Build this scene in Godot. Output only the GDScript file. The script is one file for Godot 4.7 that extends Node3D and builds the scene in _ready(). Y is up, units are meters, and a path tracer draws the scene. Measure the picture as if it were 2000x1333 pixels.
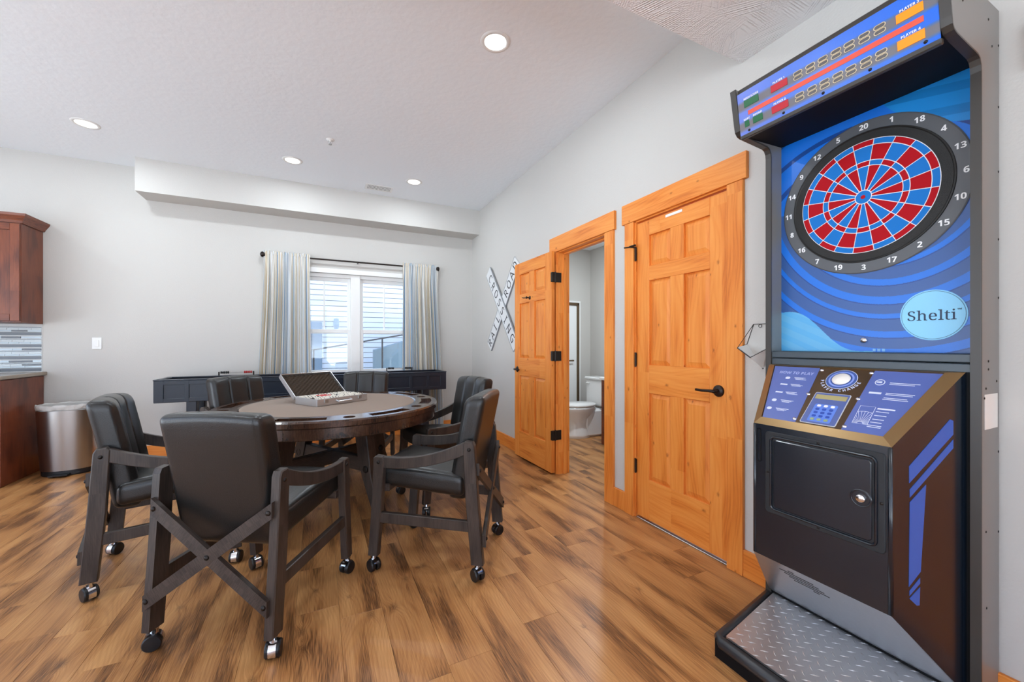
extends Node3D
# A games room: round poker table with six chairs, electronic dart machine, knotty-pine doors, shuffleboard under a curtained window.
# x runs to the right along the back wall, -z towards the back wall, y up; the camera stands at x = 0, z = 0.

const CEILING := 3.068      # main ceiling
const LOW := 2.69           # dropped ceiling over the near part of the room
const BACK := -5.46         # face of the back wall
const RIGHT := 2.0          # face of the right wall
const LEFT := -4.6
const FRONT := 2.7

var mats := {}
var taken := {}
var rng := RandomNumberGenerator.new()

func _ready() -> void:
	rng.seed = 7
	set_camera_and_light()
	make_materials()
	build_shell()
	build_floor()
	build_window()
	build_outside()
	build_doors()
	build_bathroom()
	build_recessed_lights()
	build_table()
	build_chairs()
	build_dart_machine()
	build_shuffleboard()
	build_curtains()
	build_kitchen()
	build_sign()
	build_small_things()

# ------------------------------------------------------------------ camera, sky, exposure
func set_camera_and_light() -> void:
	var cam := Camera3D.new()
	cam.name = "camera"
	cam.near = 0.05
	cam.far = 200.0
	cam.projection = Camera3D.PROJECTION_FRUSTUM
	cam.size = 2.0 * 0.05 * 666.5 / 776.0
	cam.frustum_offset = Vector2(0, 0.05 * 7.0 / 776.0)
	cam.position = Vector3(0, 1.208, 0)
	cam.rotation.y = -atan(376.0 / 776.0)
	add_child(cam)
	cam.current = true
	var sky_look := ProceduralSkyMaterial.new()
	sky_look.sky_top_color = Color(0.60, 0.72, 0.90)
	sky_look.sky_horizon_color = Color(0.92, 0.94, 0.97)
	sky_look.ground_horizon_color = Color(0.82, 0.86, 0.90)
	sky_look.ground_bottom_color = Color(0.76, 0.80, 0.84)
	sky_look.sky_energy_multiplier = SKY_ENERGY
	sky_look.ground_energy_multiplier = SKY_ENERGY * GROUND_SHARE
	var sky := Sky.new()
	sky.sky_material = sky_look
	var env := Environment.new()
	env.background_mode = Environment.BG_SKY
	env.sky = sky
	env.tonemap_mode = Environment.TONE_MAPPER_LINEAR
	env.tonemap_exposure = EXPOSURE
	env.sdfgi_enabled = true
	env.ssao_enabled = true
	env.ssil_enabled = true
	var we := WorldEnvironment.new()
	we.name = "world"
	we.environment = env
	add_child(we)

const EXPOSURE := 1.22
const SKY_ENERGY := 1.78
const GROUND_SHARE := 1.5
const LAMP_ENERGY := 0.68

# ------------------------------------------------------------------ helpers
func v3(x: float, y: float, z: float) -> Vector3:
	return Vector3(x, y, z)

func new_st(smooth := false) -> SurfaceTool:
	var st := SurfaceTool.new()
	st.begin(Mesh.PRIMITIVE_TRIANGLES)
	st.set_smooth_group(0 if smooth else -1)
	return st

func tri(st: SurfaceTool, a: Vector3, b: Vector3, c: Vector3, ua := Vector2.ZERO, ub := Vector2.ZERO, uc := Vector2.ZERO) -> void:
	# anticlockwise seen from outside
	st.set_uv(ua); st.add_vertex(a)
	st.set_uv(uc); st.add_vertex(c)
	st.set_uv(ub); st.add_vertex(b)

func quad(st: SurfaceTool, a: Vector3, b: Vector3, c: Vector3, d: Vector3, ua := Vector2(0, 0), ub := Vector2(1, 0), uc := Vector2(1, 1), ud := Vector2(0, 1)) -> void:
	tri(st, a, b, c, ua, ub, uc)
	tri(st, a, c, d, ua, uc, ud)

func quad_out(st: SurfaceTool, a: Vector3, b: Vector3, c: Vector3, d: Vector3, outward: Vector3, ua := Vector2(0, 0), ub := Vector2(1, 0), uc := Vector2(1, 1), ud := Vector2(0, 1)) -> void:
	if (b - a).cross(c - a).dot(outward) + (c - a).cross(d - a).dot(outward) < 0.0:
		quad(st, a, d, c, b, ua, ud, uc, ub)
	else:
		quad(st, a, b, c, d, ua, ub, uc, ud)

# box with chamfered edges; grain = axis along which wood runs (uv.y), uv in metres
func box(st: SurfaceTool, c: Vector3, s: Vector3, bev := 0.0, xf := Transform3D(), grain := -1, uvo := Vector2.ZERO) -> void:
	var h := s * 0.5
	var g := grain
	if g < 0:
		g = 0 if s.x >= s.y and s.x >= s.z else (1 if s.y >= s.z else 2)
	for n in 3:
		var u := (n + 1) % 3
		var v := (n + 2) % 3
		for sg in [-1.0, 1.0]:
			var p := []
			var q := []
			for k in [[-1.0, -1.0], [1.0, -1.0], [1.0, 1.0], [-1.0, 1.0]]:
				var w := Vector3.ZERO
				w[n] = sg * h[n]
				w[u] = k[0] * (h[u] - bev)
				w[v] = k[1] * (h[v] - bev)
				var uv: Vector2
				if n == g:
					uv = Vector2(w[u], w[v])
				else:
					uv = Vector2(w[3 - n - g] + (0.37 * n), w[g])
				p.append(xf * (c + w))
				q.append(uv + uvo)
			var o := Vector3.ZERO
			o[n] = sg
			quad_out(st, p[0], p[1], p[2], p[3], xf.basis * o, q[0], q[1], q[2], q[3])
	if bev <= 0.0:
		return
	for k in 3:
		var i := (k + 1) % 3
		var j := (k + 2) % 3
		for si in [-1.0, 1.0]:
			for sj in [-1.0, 1.0]:
				var pts := []
				for e in [[-1.0, 0], [1.0, 0], [1.0, 1], [-1.0, 1]]:
					var w := Vector3.ZERO
					w[k] = e[0] * (h[k] - bev)
					w[i] = si * (h[i] - (bev if e[1] else 0.0))
					w[j] = sj * (h[j] - (0.0 if e[1] else bev))
					pts.append(xf * (c + w))
				var o := Vector3.ZERO
				o[i] = si
				o[j] = sj
				quad_out(st, pts[0], pts[1], pts[2], pts[3], xf.basis * o, uvo + Vector2(0, -h[k]), uvo + Vector2(0, h[k]), uvo + Vector2(0.01, h[k]), uvo + Vector2(0.01, -h[k]))
	for sx in [-1.0, 1.0]:
		for sy in [-1.0, 1.0]:
			for sz in [-1.0, 1.0]:
				var a := xf * (c + Vector3(sx * h.x, sy * (h.y - bev), sz * (h.z - bev)))
				var b := xf * (c + Vector3(sx * (h.x - bev), sy * h.y, sz * (h.z - bev)))
				var d := xf * (c + Vector3(sx * (h.x - bev), sy * (h.y - bev), sz * h.z))
				if (b - a).cross(d - a).dot(xf.basis * Vector3(sx, sy, sz)) < 0.0:
					tri(st, a, d, b)
				else:
					tri(st, a, b, d)

func box2(st: SurfaceTool, a: Vector3, b: Vector3, bev := 0.0, grain := -1, uvo := Vector2.ZERO) -> void:
	box(st, (a + b) * 0.5, (b - a).abs(), bev, Transform3D(), grain, uvo)

# polygon in local xy, extruded along local z from z0 to z1; the edges of the z1 face can be chamfered
func prism(st: SurfaceTool, pts: PackedVector2Array, z0: float, z1: float, xf := Transform3D(), bev := 0.0) -> void:
	var n := pts.size()
	var area := 0.0
	for i in n:
		area += pts[i].cross(pts[(i + 1) % n])
	var ring := pts.duplicate()
	if area < 0.0:
		ring.reverse()
	var inner := ring.duplicate()
	if bev > 0.0:
		for i in n:
			var e0 := (ring[i] - ring[(i + n - 1) % n]).normalized()
			var e1 := (ring[(i + 1) % n] - ring[i]).normalized()
			var m := (Vector2(-e0.y, e0.x) + Vector2(-e1.y, e1.x))
			m = m / maxf(0.3, m.length_squared() * 0.5)
			inner[i] = ring[i] + m * bev
	var sg := signf(z1 - z0)
	for face in 2:
		var f: PackedVector2Array = inner if face else ring
		var zz := z1 if face else z0
		var idx := Geometry2D.triangulate_polygon(f)
		for k in range(0, idx.size(), 3):
			var a := f[idx[k]]
			var b := f[idx[k + 1]]
			var c := f[idx[k + 2]]
			var up := (b - a).cross(c - a) > 0.0
			if up == ((face == 1) == (sg > 0.0)):
				tri(st, xf * v3(a.x, a.y, zz), xf * v3(b.x, b.y, zz), xf * v3(c.x, c.y, zz), a, b, c)
			else:
				tri(st, xf * v3(a.x, a.y, zz), xf * v3(c.x, c.y, zz), xf * v3(b.x, b.y, zz), a, c, b)
	var zb := z1 - sg * bev
	var run := 0.0
	for i in n:
		var j := (i + 1) % n
		var a := ring[i]
		var b := ring[j]
		var o := xf.basis * v3(b.y - a.y, a.x - b.x, 0)
		var len := a.distance_to(b)
		quad_out(st, xf * v3(a.x, a.y, z0), xf * v3(b.x, b.y, z0), xf * v3(b.x, b.y, zb), xf * v3(a.x, a.y, zb), o, Vector2(z0, run), Vector2(z0, run + len), Vector2(zb, run + len), Vector2(zb, run))
		if bev > 0.0:
			quad_out(st, xf * v3(a.x, a.y, zb), xf * v3(b.x, b.y, zb), xf * v3(inner[j].x, inner[j].y, z1), xf * v3(inner[i].x, inner[i].y, z1), o + xf.basis * v3(0, 0, sg * len), Vector2(zb, run), Vector2(zb, run + len), Vector2(z1, run + len), Vector2(z1, run))
		run += len

# turned shape: profile of (radius, height) round local y
func lathe(st: SurfaceTool, prof: Array, segs := 32, xf := Transform3D(), a0 := 0.0, a1 := TAU, squash := Vector2.ONE) -> void:
	for i in segs:
		var t0 := a0 + (a1 - a0) * i / segs
		var t1 := a0 + (a1 - a0) * (i + 1) / segs
		var d0 := v3(cos(t0) * squash.x, 0, sin(t0) * squash.y)
		var d1 := v3(cos(t1) * squash.x, 0, sin(t1) * squash.y)
		for k in prof.size() - 1:
			var p: Vector2 = prof[k]
			var q: Vector2 = prof[k + 1]
			var a := xf * (d0 * p.x + v3(0, p.y, 0))
			var b := xf * (d1 * p.x + v3(0, p.y, 0))
			var c := xf * (d1 * q.x + v3(0, q.y, 0))
			var d := xf * (d0 * q.x + v3(0, q.y, 0))
			var ua := Vector2(float(i) / segs, p.y)
			var ub := Vector2(float(i + 1) / segs, p.y)
			if p.x > 1e-6:
				tri(st, a, c, b, ua, Vector2(ub.x, q.y), ub)
			if q.x > 1e-6:
				tri(st, a, d, c, ua, Vector2(ua.x, q.y), Vector2(ub.x, q.y))

func frame_along(t: Vector3) -> Basis:
	var up := Vector3.UP if absf(t.y) < 0.9 else Vector3.RIGHT
	var x := up.cross(t).normalized()
	return Basis(x, t.cross(x).normalized(), t)

# round bar through points
func tube(st: SurfaceTool, path: Array, r: float, segs := 8, closed := false, r_end := -1.0) -> void:
	var n := path.size()
	var rings := []
	var prev := Basis()
	for i in n:
		var a: Vector3 = path[(i + n - 1) % n] if closed or i > 0 else path[i]
		var b: Vector3 = path[(i + 1) % n] if closed or i < n - 1 else path[i]
		var t := (b - a).normalized()
		var f := frame_along(t)
		if i > 0:
			var x := (prev.x - t * prev.x.dot(t)).normalized()
			f = Basis(x, t.cross(x).normalized(), t)
		prev = f
		var ring := []
		var rr := r if r_end < 0.0 else lerpf(r, r_end, float(i) / (n - 1))
		for k in segs:
			var w := TAU * k / segs
			ring.append(path[i] + (f.x * cos(w) + f.y * sin(w)) * rr)
		rings.append(ring)
	for i in (n if closed else n - 1):
		for k in segs:
			var k2 := (k + 1) % segs
			quad_out(st, rings[i][k], rings[i][k2], rings[(i + 1) % n][k2], rings[(i + 1) % n][k], rings[i][k] - path[i], Vector2(float(k) / segs, i), Vector2(float(k + 1) / segs, i), Vector2(float(k + 1) / segs, i + 1), Vector2(float(k) / segs, i + 1))
	if not closed:
		for e in [0, n - 1]:
			for k in segs:
				if e == 0:
					tri(st, path[e], rings[e][(k + 1) % segs], rings[e][k])
				else:
					tri(st, path[e], rings[e][k], rings[e][(k + 1) % segs])

# flat bar of section w (across, direction side) x h swept along a path lying in a plane
func strip(st: SurfaceTool, path: Array, side: Vector3, w: float, h: float, closed := false) -> void:
	var n := path.size()
	var rings := []
	for i in n:
		var a: Vector3 = path[(i + n - 1) % n] if closed or i > 0 else path[i]
		var b: Vector3 = path[(i + 1) % n] if closed or i < n - 1 else path[i]
		var t := (b - a).normalized()
		var nrm := side.cross(t).normalized()
		var p: Vector3 = path[i]
		rings.append([p - side * w * 0.5 - nrm * h * 0.5, p + side * w * 0.5 - nrm * h * 0.5, p + side * w * 0.5 + nrm * h * 0.5, p - side * w * 0.5 + nrm * h * 0.5])
	var run := 0.0
	for i in (n if closed else n - 1):
		var j := (i + 1) % n
		var len: float = path[i].distance_to(path[j])
		for k in 4:
			var k2 := (k + 1) % 4
			var mid: Vector3 = (rings[i][k] + rings[i][k2]) * 0.5 - path[i]
			quad_out(st, rings[i][k], rings[i][k2], rings[j][k2], rings[j][k], mid, Vector2(k * 0.05, run), Vector2(k * 0.05 + 0.04, run), Vector2(k * 0.05 + 0.04, run + len), Vector2(k * 0.05, run + len))
		run += len
	if not closed:
		quad_out(st, rings[0][0], rings[0][1], rings[0][2], rings[0][3], path[0] - path[1])
		quad_out(st, rings[n - 1][0], rings[n - 1][1], rings[n - 1][2], rings[n - 1][3], path[n - 1] - path[n - 2])

# box with rounded edges on a grid, then bent by a function (smooth shaded)
func soft_box(st: SurfaceTool, size: Vector3, r: float, cells: Vector3i, bend: Callable) -> void:
	var h := size * 0.5
	for n in 3:
		var u := (n + 1) % 3
		var v := (n + 2) % 3
		for sg in [-1.0, 1.0]:
			var grid := []
			for i in cells[u] + 1:
				var row := []
				for j in cells[v] + 1:
					var w := Vector3.ZERO
					w[n] = sg * h[n]
					w[u] = (2.0 * i / cells[u] - 1.0) * h[u]
					w[v] = (2.0 * j / cells[v] - 1.0) * h[v]
					var core := w.clamp(-h + Vector3.ONE * r, h - Vector3.ONE * r)
					var d := w - core
					var p := w
					if d.length() > 1e-6:
						p = core + d.normalized() * r
					row.append([bend.call(p), Vector2(w[u], w[v])])
				grid.append(row)
			for i in cells[u]:
				for j in cells[v]:
					var a = grid[i][j]
					var b = grid[i + 1][j]
					var c = grid[i + 1][j + 1]
					var d = grid[i][j + 1]
					if sg > 0.0:
						quad(st, a[0], b[0], c[0], d[0], a[1], b[1], c[1], d[1])
					else:
						quad(st, a[0], d[0], c[0], b[0], a[1], d[1], c[1], b[1])

func numbered(called: String) -> String:
	if not taken.has(called):
		taken[called] = 0
		return called
	taken[called] += 1
	return "%s_%03d" % [called, taken[called]]

func mesh_of(st: SurfaceTool) -> ArrayMesh:
	st.generate_normals()
	return st.commit()

func put(called: String, mesh: Mesh, mat: Material, parent: Node = null, at := Vector3.ZERO) -> MeshInstance3D:
	var o := MeshInstance3D.new()
	o.mesh = mesh
	o.material_override = mat
	o.position = at
	if parent == null:
		o.name = numbered(called)
		add_child(o, true)
	else:
		o.name = called
		parent.add_child(o, true)
	return o

# a finished surface becomes one named mesh
func obj(called: String, st: SurfaceTool, mat: Material, parent: Node = null, at := Vector3.ZERO) -> MeshInstance3D:
	return put(called, mesh_of(st), mat, parent, at)

func tag(o: Node, label: String, category: String, group := "") -> void:
	o.set_meta("label", label)
	o.set_meta("category", category)
	if group:
		o.set_meta("group", group)

func thing(called: String, at: Vector3, label: String, category: String, group := "") -> Node3D:
	var o := Node3D.new()
	o.name = numbered(called)
	o.position = at
	add_child(o, true)
	tag(o, label, category, group)
	return o

func structure(called: String, st: SurfaceTool, mat: Material, label := "") -> MeshInstance3D:
	var o := obj(called, st, mat)
	o.set_meta("kind", "structure")
	if label:
		o.set_meta("label", label)
	return o

func structure_root(called: String, label := "") -> Node3D:
	var o := Node3D.new()
	o.name = numbered(called)
	add_child(o, true)
	o.set_meta("kind", "structure")
	if label:
		o.set_meta("label", label)
	return o

func text_mesh(s: String, size: float, depth := 0.001, bold := false, serif := false, italic := false) -> TextMesh:
	var t := TextMesh.new()
	var f := SystemFont.new()
	f.font_names = PackedStringArray(["Droid Serif" if serif else "Droid Sans"])
	f.font_weight = 700 if bold else 400
	f.font_italic = italic
	t.font = f
	t.text = s
	t.font_size = 64
	t.pixel_size = size / 64.0
	t.depth = depth
	t.curve_step = 1.5
	return t

func rounded(w: float, h: float, r: float, n := 4) -> PackedVector2Array:
	var out := PackedVector2Array()
	for k in 4:
		var c := Vector2((w * 0.5 - r) * (1 if k in [0, 3] else -1), (h * 0.5 - r) * (1 if k < 2 else -1))
		for i in n + 1:
			var a := PI * 0.5 * (k + float(i) / n)
			out.append(c + Vector2(cos(a), sin(a)) * r)
	return out

# ------------------------------------------------------------------ materials
func plain(c: Color, rough := 0.6, metal := 0.0, spec := 0.5) -> StandardMaterial3D:
	var m := StandardMaterial3D.new()
	m.albedo_color = c
	m.roughness = rough
	m.metallic = metal
	m.metallic_specular = spec
	return m

func rgb8(r: int, g: int, b: int) -> Color:
	return Color(r / 255.0, g / 255.0, b / 255.0)

func noise_tex(freq: float, seed_: int, octaves := 4, size := 512, lo := 0.0, hi := 1.0) -> NoiseTexture2D:
	var n := FastNoiseLite.new()
	n.noise_type = FastNoiseLite.TYPE_SIMPLEX_SMOOTH
	n.seed = seed_
	n.frequency = freq
	n.fractal_octaves = octaves
	var t := NoiseTexture2D.new()
	t.width = size
	t.height = size
	t.seamless = true
	t.noise = n
	var g := Gradient.new()
	g.set_color(0, Color(lo, lo, lo))
	g.set_color(1, Color(hi, hi, hi))
	t.color_ramp = g
	return t

func relief(m: StandardMaterial3D, tex: Texture2D, cm: float, metres: float) -> StandardMaterial3D:
	m.heightmap_enabled = true
	m.heightmap_texture = tex
	m.heightmap_scale = cm
	m.uv1_triplanar = true
	m.uv1_world_triplanar = true
	m.uv1_scale = Vector3.ONE / metres
	return m

func mixc(a: Color, b: Color, t: float) -> Color:
	return a.lerp(b, clampf(t, 0.0, 1.0))

# boards of wood side by side: each column of the picture is one board, grain runs along y
# look = [ring strength, fibre strength, dark patch strength, spread of tone from board to board, knots per board, fine grain, knot size, knot strength]
func wood_picture(w: int, h: int, boards: int, seed_: int, light: Color, mid: Color, dark: Color, knot: Color, look: Array, ring_px: float) -> ImageTexture:
	var n := FastNoiseLite.new()
	n.seed = seed_
	n.noise_type = FastNoiseLite.TYPE_SIMPLEX
	n.frequency = 1.0
	n.fractal_octaves = 1
	var soft := FastNoiseLite.new()
	soft.seed = seed_ + 1
	soft.noise_type = FastNoiseLite.TYPE_SIMPLEX
	soft.frequency = 1.0
	soft.fractal_octaves = 2
	var r := RandomNumberGenerator.new()
	r.seed = seed_
	var bw := w / boards
	var k1 := 128.0 / bw            # pattern sizes are meant for boards 128 pixels wide and 1024 long
	var k2 := 1024.0 / h
	var data := PackedByteArray()
	data.resize(w * h * 3)
	for b in boards:
		var tone: float = (r.randf() - 0.5) * look[3]
		var cx := r.randf_range(-0.2, 1.2) * 128.0
		var ks := []
		for k in look[4]:
			ks.append(Vector3(r.randf_range(0.15, 0.85) * 128.0, r.randf_range(0.08, 0.92) * 1024.0, r.randf_range(2.2, 5.0) * look[6]))
		var off := r.randf() * 900.0
		for j in h:
			var y := j * k2
			var sway := n.get_noise_2d(off, y * 0.0016) * 34.0
			for i in bw:
				var x := i * k1
				var pull := 0.0
				var kd := 0.0
				for k: Vector3 in ks:
					var dx := x - k.x
					var dy := (y - k.y) * 0.7
					var d2 := (dx * dx + dy * dy) / (k.z * k.z)
					if d2 < 30.0:
						pull += signf(dx + 0.01) * k.z * 1.6 * exp(-d2 * 0.16)
						kd = maxf(kd, exp(-d2 * 0.8))
				var px := x - cx + sway + pull
				var arch := sqrt(px * px + 600.0 + 1400.0 * (0.5 + n.get_noise_2d(off + 40.0, y * 0.0011)))
				var ring := 0.5 + 0.5 * sin(arch * TAU / ring_px + n.get_noise_2d(px * 0.02 + off, y * 0.0016) * 2.2)
				var fibre := n.get_noise_2d((x + pull + off) * 0.75, y * 0.0045 + off) * 0.6 + n.get_noise_2d((x + pull + off) * 0.2, y * 0.0022 - off) * 0.6
				var cloud := soft.get_noise_2d((x + pull * 2.0 + off) * 0.0085, y * 0.0015 + off * 2.0)
				var t: float = 0.36 + tone + look[0] * (ring * ring - 0.35) + look[1] * fibre + look[5] * n.get_noise_2d((x + off) * 1.7, y * 0.016) * (0.6 + cloud)
				t += look[2] * smoothstep(-0.1, 0.85, cloud + fibre * 0.10)
				t -= look[2] * 0.35 * smoothstep(0.1, 0.6, -cloud)
				var c := mixc(light, mid, t * 2.0) if t < 0.5 else mixc(mid, dark, t * 2.0 - 1.0)
				if kd > 0.03:
					c = mixc(c, knot, kd * look[7] * (0.75 + 0.5 * n.get_noise_2d(x * 0.3, y * 0.12)))
				var at := (j * w + b * bw + i) * 3
				data[at] = int(c.r * 255.0)
				data[at + 1] = int(c.g * 255.0)
				data[at + 2] = int(c.b * 255.0)
	return ImageTexture.create_from_image(Image.create_from_data(w, h, false, Image.FORMAT_RGB8, data))

# a brush-stroked plaster relief: fans of parallel ridges thrown at all angles
func brushed_plaster() -> ImageTexture:
	var s := 768
	var im := Image.create(s, s, false, Image.FORMAT_L8)
	im.fill(Color(0.35, 0.35, 0.35))
	var r := RandomNumberGenerator.new()
	r.seed = 21
	for f in 150:
		var c := Vector2(r.randf() * s, r.randf() * s)
		var a := r.randf() * TAU
		var fan := r.randf_range(-0.35, 0.35)
		var long := r.randf_range(80.0, 170.0)
		for k in range(-13, 14):
			if r.randf() < 0.18:
				continue
			var start := c + Vector2(cos(a + PI / 2), sin(a + PI / 2)) * k * 5.0
			var dir := a + fan * k / 13.0
			var bright := r.randf_range(0.55, 1.0)
			var len := long * r.randf_range(0.7, 1.0)
			for i in int(len):
				var p := start + Vector2(cos(dir), sin(dir)) * i
				var x := posmod(int(p.x), s)
				var y := posmod(int(p.y), s)
				var e := bright * (1.0 - absf(2.0 * i / len - 1.0) * 0.6)
				im.set_pixel(x, y, Color(e, e, e))
				im.set_pixel((x + 1) % s, y, Color(e * 0.9, e * 0.9, e * 0.9))
				im.set_pixel(posmod(int(p.x - sin(dir) * 3.0), s), posmod(int(p.y + cos(dir) * 3.0), s), Color(0.2, 0.2, 0.2))
	return ImageTexture.create_from_image(im)

func make_materials() -> void:
	var peel := noise_tex(0.045, 3, 3)
	mats.wall = relief(plain(rgb8(203, 200, 195), 0.75, 0.0, 0.35), peel, 0.05, 0.35)
	mats.ceiling = relief(plain(rgb8(242, 246, 250), 0.9, 0.0, 0.2), noise_tex(0.02, 5, 4), 0.10, 0.6)
	mats.low_ceiling = relief(plain(rgb8(238, 238, 239), 0.9, 0.0, 0.2), brushed_plaster(), 0.55, 1.6)
	mats.white = plain(rgb8(240, 240, 238), 0.35)
	mats.white_matt = plain(rgb8(236, 236, 234), 0.7)
	# floor boards
	var fl := StandardMaterial3D.new()
	fl.albedo_texture = wood_picture(2048, 1280, 10, 11, rgb8(212, 158, 100), rgb8(172, 117, 68), rgb8(98, 64, 37), rgb8(66, 42, 26), [0.10, 0.13, 0.46, 0.24, 2, 0.20, 2.4, 0.42], 9.0)
	fl.roughness = 0.40
	fl.roughness_texture = noise_tex(0.02, 9, 3, 256, 0.8, 1.25)
	fl.metallic_specular = 0.5
	mats.floor = fl
	mats.gap = plain(rgb8(70, 48, 32), 0.8)
	# knotty pine
	var pine_pic := wood_picture(1024, 1024, 4, 31, rgb8(243, 160, 78), rgb8(229, 134, 54), rgb8(192, 96, 32), rgb8(132, 62, 24), [0.15, 0.12, 0.30, 0.20, 3, 0.06, 1.2, 0.75], 17.0)
	mats.pine = StandardMaterial3D.new()
	mats.pine.albedo_texture = pine_pic
	mats.pine.uv1_scale = Vector3(1.0 / 0.62, 1.0 / 1.3, 1)
	mats.pine.roughness = 0.42
	mats.pine.metallic_specular = 0.42
	# dark stained chair wood
	var dark_pic := wood_picture(256, 512, 2, 51, rgb8(78, 67, 60), rgb8(56, 47, 42), rgb8(32, 26, 23), rgb8(24, 19, 16), [0.10, 0.30, 0.25, 0.15, 0, 0.1, 1.0, 0.7], 14.0)
	mats.dark_wood = StandardMaterial3D.new()
	mats.dark_wood.albedo_texture = dark_pic
	mats.dark_wood.uv1_scale = Vector3(1.0 / 0.2, 1.0 / 0.5, 1)
	mats.dark_wood.roughness = 0.42
	var table_pic := wood_picture(256, 512, 2, 57, rgb8(88, 60, 44), rgb8(60, 40, 30), rgb8(32, 21, 16), rgb8(20, 14, 10), [0.12, 0.28, 0.3, 0.1, 0, 0.1, 1.0, 0.7], 14.0)
	mats.table_wood = StandardMaterial3D.new()
	mats.table_wood.albedo_texture = table_pic
	mats.table_wood.uv1_triplanar = true
	mats.table_wood.uv1_scale = Vector3(2.2, 5.0, 2.2)
	mats.table_wood.roughness = 0.22
	mats.table_wood.clearcoat_enabled = true
	mats.table_wood.clearcoat = 0.5
	mats.table_wood.clearcoat_roughness = 0.12
	var cherry_pic := wood_picture(256, 512, 2, 61, rgb8(138, 74, 44), rgb8(110, 54, 32), rgb8(74, 34, 21), rgb8(50, 22, 16), [0.06, 0.16, 0.4, 0.1, 0, 0.05, 1.0, 0.7], 16.0)
	mats.cherry = StandardMaterial3D.new()
	mats.cherry.albedo_texture = cherry_pic
	mats.cherry.uv1_scale = Vector3(2.0, 1.2, 1)
	mats.cherry.roughness = 0.33
	# leather: near-black, softly creased
	mats.leather = relief(plain(rgb8(26, 25, 24), 0.33, 0.0, 0.5), noise_tex(0.06, 15, 4), 0.06, 0.16)
	mats.leather.uv1_world_triplanar = false
	mats.leather.clearcoat_enabled = true
	mats.leather.clearcoat = 0.2
	mats.leather.clearcoat_roughness = 0.22
	mats.stitch = plain(rgb8(24, 22, 21), 0.7)
	mats.felt = relief(plain(rgb8(152, 136, 124), 0.85, 0.0, 0.3), noise_tex(0.25, 17, 2), 0.02, 0.2)
	mats.chrome = plain(rgb8(225, 225, 228), 0.12, 1.0)
	mats.black_plastic = plain(rgb8(22, 22, 24), 0.4)
	mats.black = plain(rgb8(12, 12, 13), 0.5)
	mats.bolt = plain(rgb8(48, 44, 42), 0.35, 0.8)
	mats.bronze = plain(rgb8(46, 38, 34), 0.35, 0.6)
	mats.steel = plain(rgb8(178, 176, 174), 0.28, 1.0)
	mats.aluminium = plain(rgb8(205, 206, 208), 0.3, 0.9)
	mats.glass = plain(Color(0.9, 0.95, 0.97, 0.06), 0.02)
	mats.glass.transparency = BaseMaterial3D.TRANSPARENCY_ALPHA
	mats.letter = plain(rgb8(38, 40, 44), 0.6)
	mats.navy = plain(rgb8(22, 32, 46), 0.35)
	mats.lamp = plain(rgb8(250, 250, 248), 0.5)
	mats.lamp.emission_enabled = true
	mats.lamp.emission = Color(1.0, 0.985, 0.955)
	mats.lamp.emission_energy_multiplier = 2.2

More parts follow.
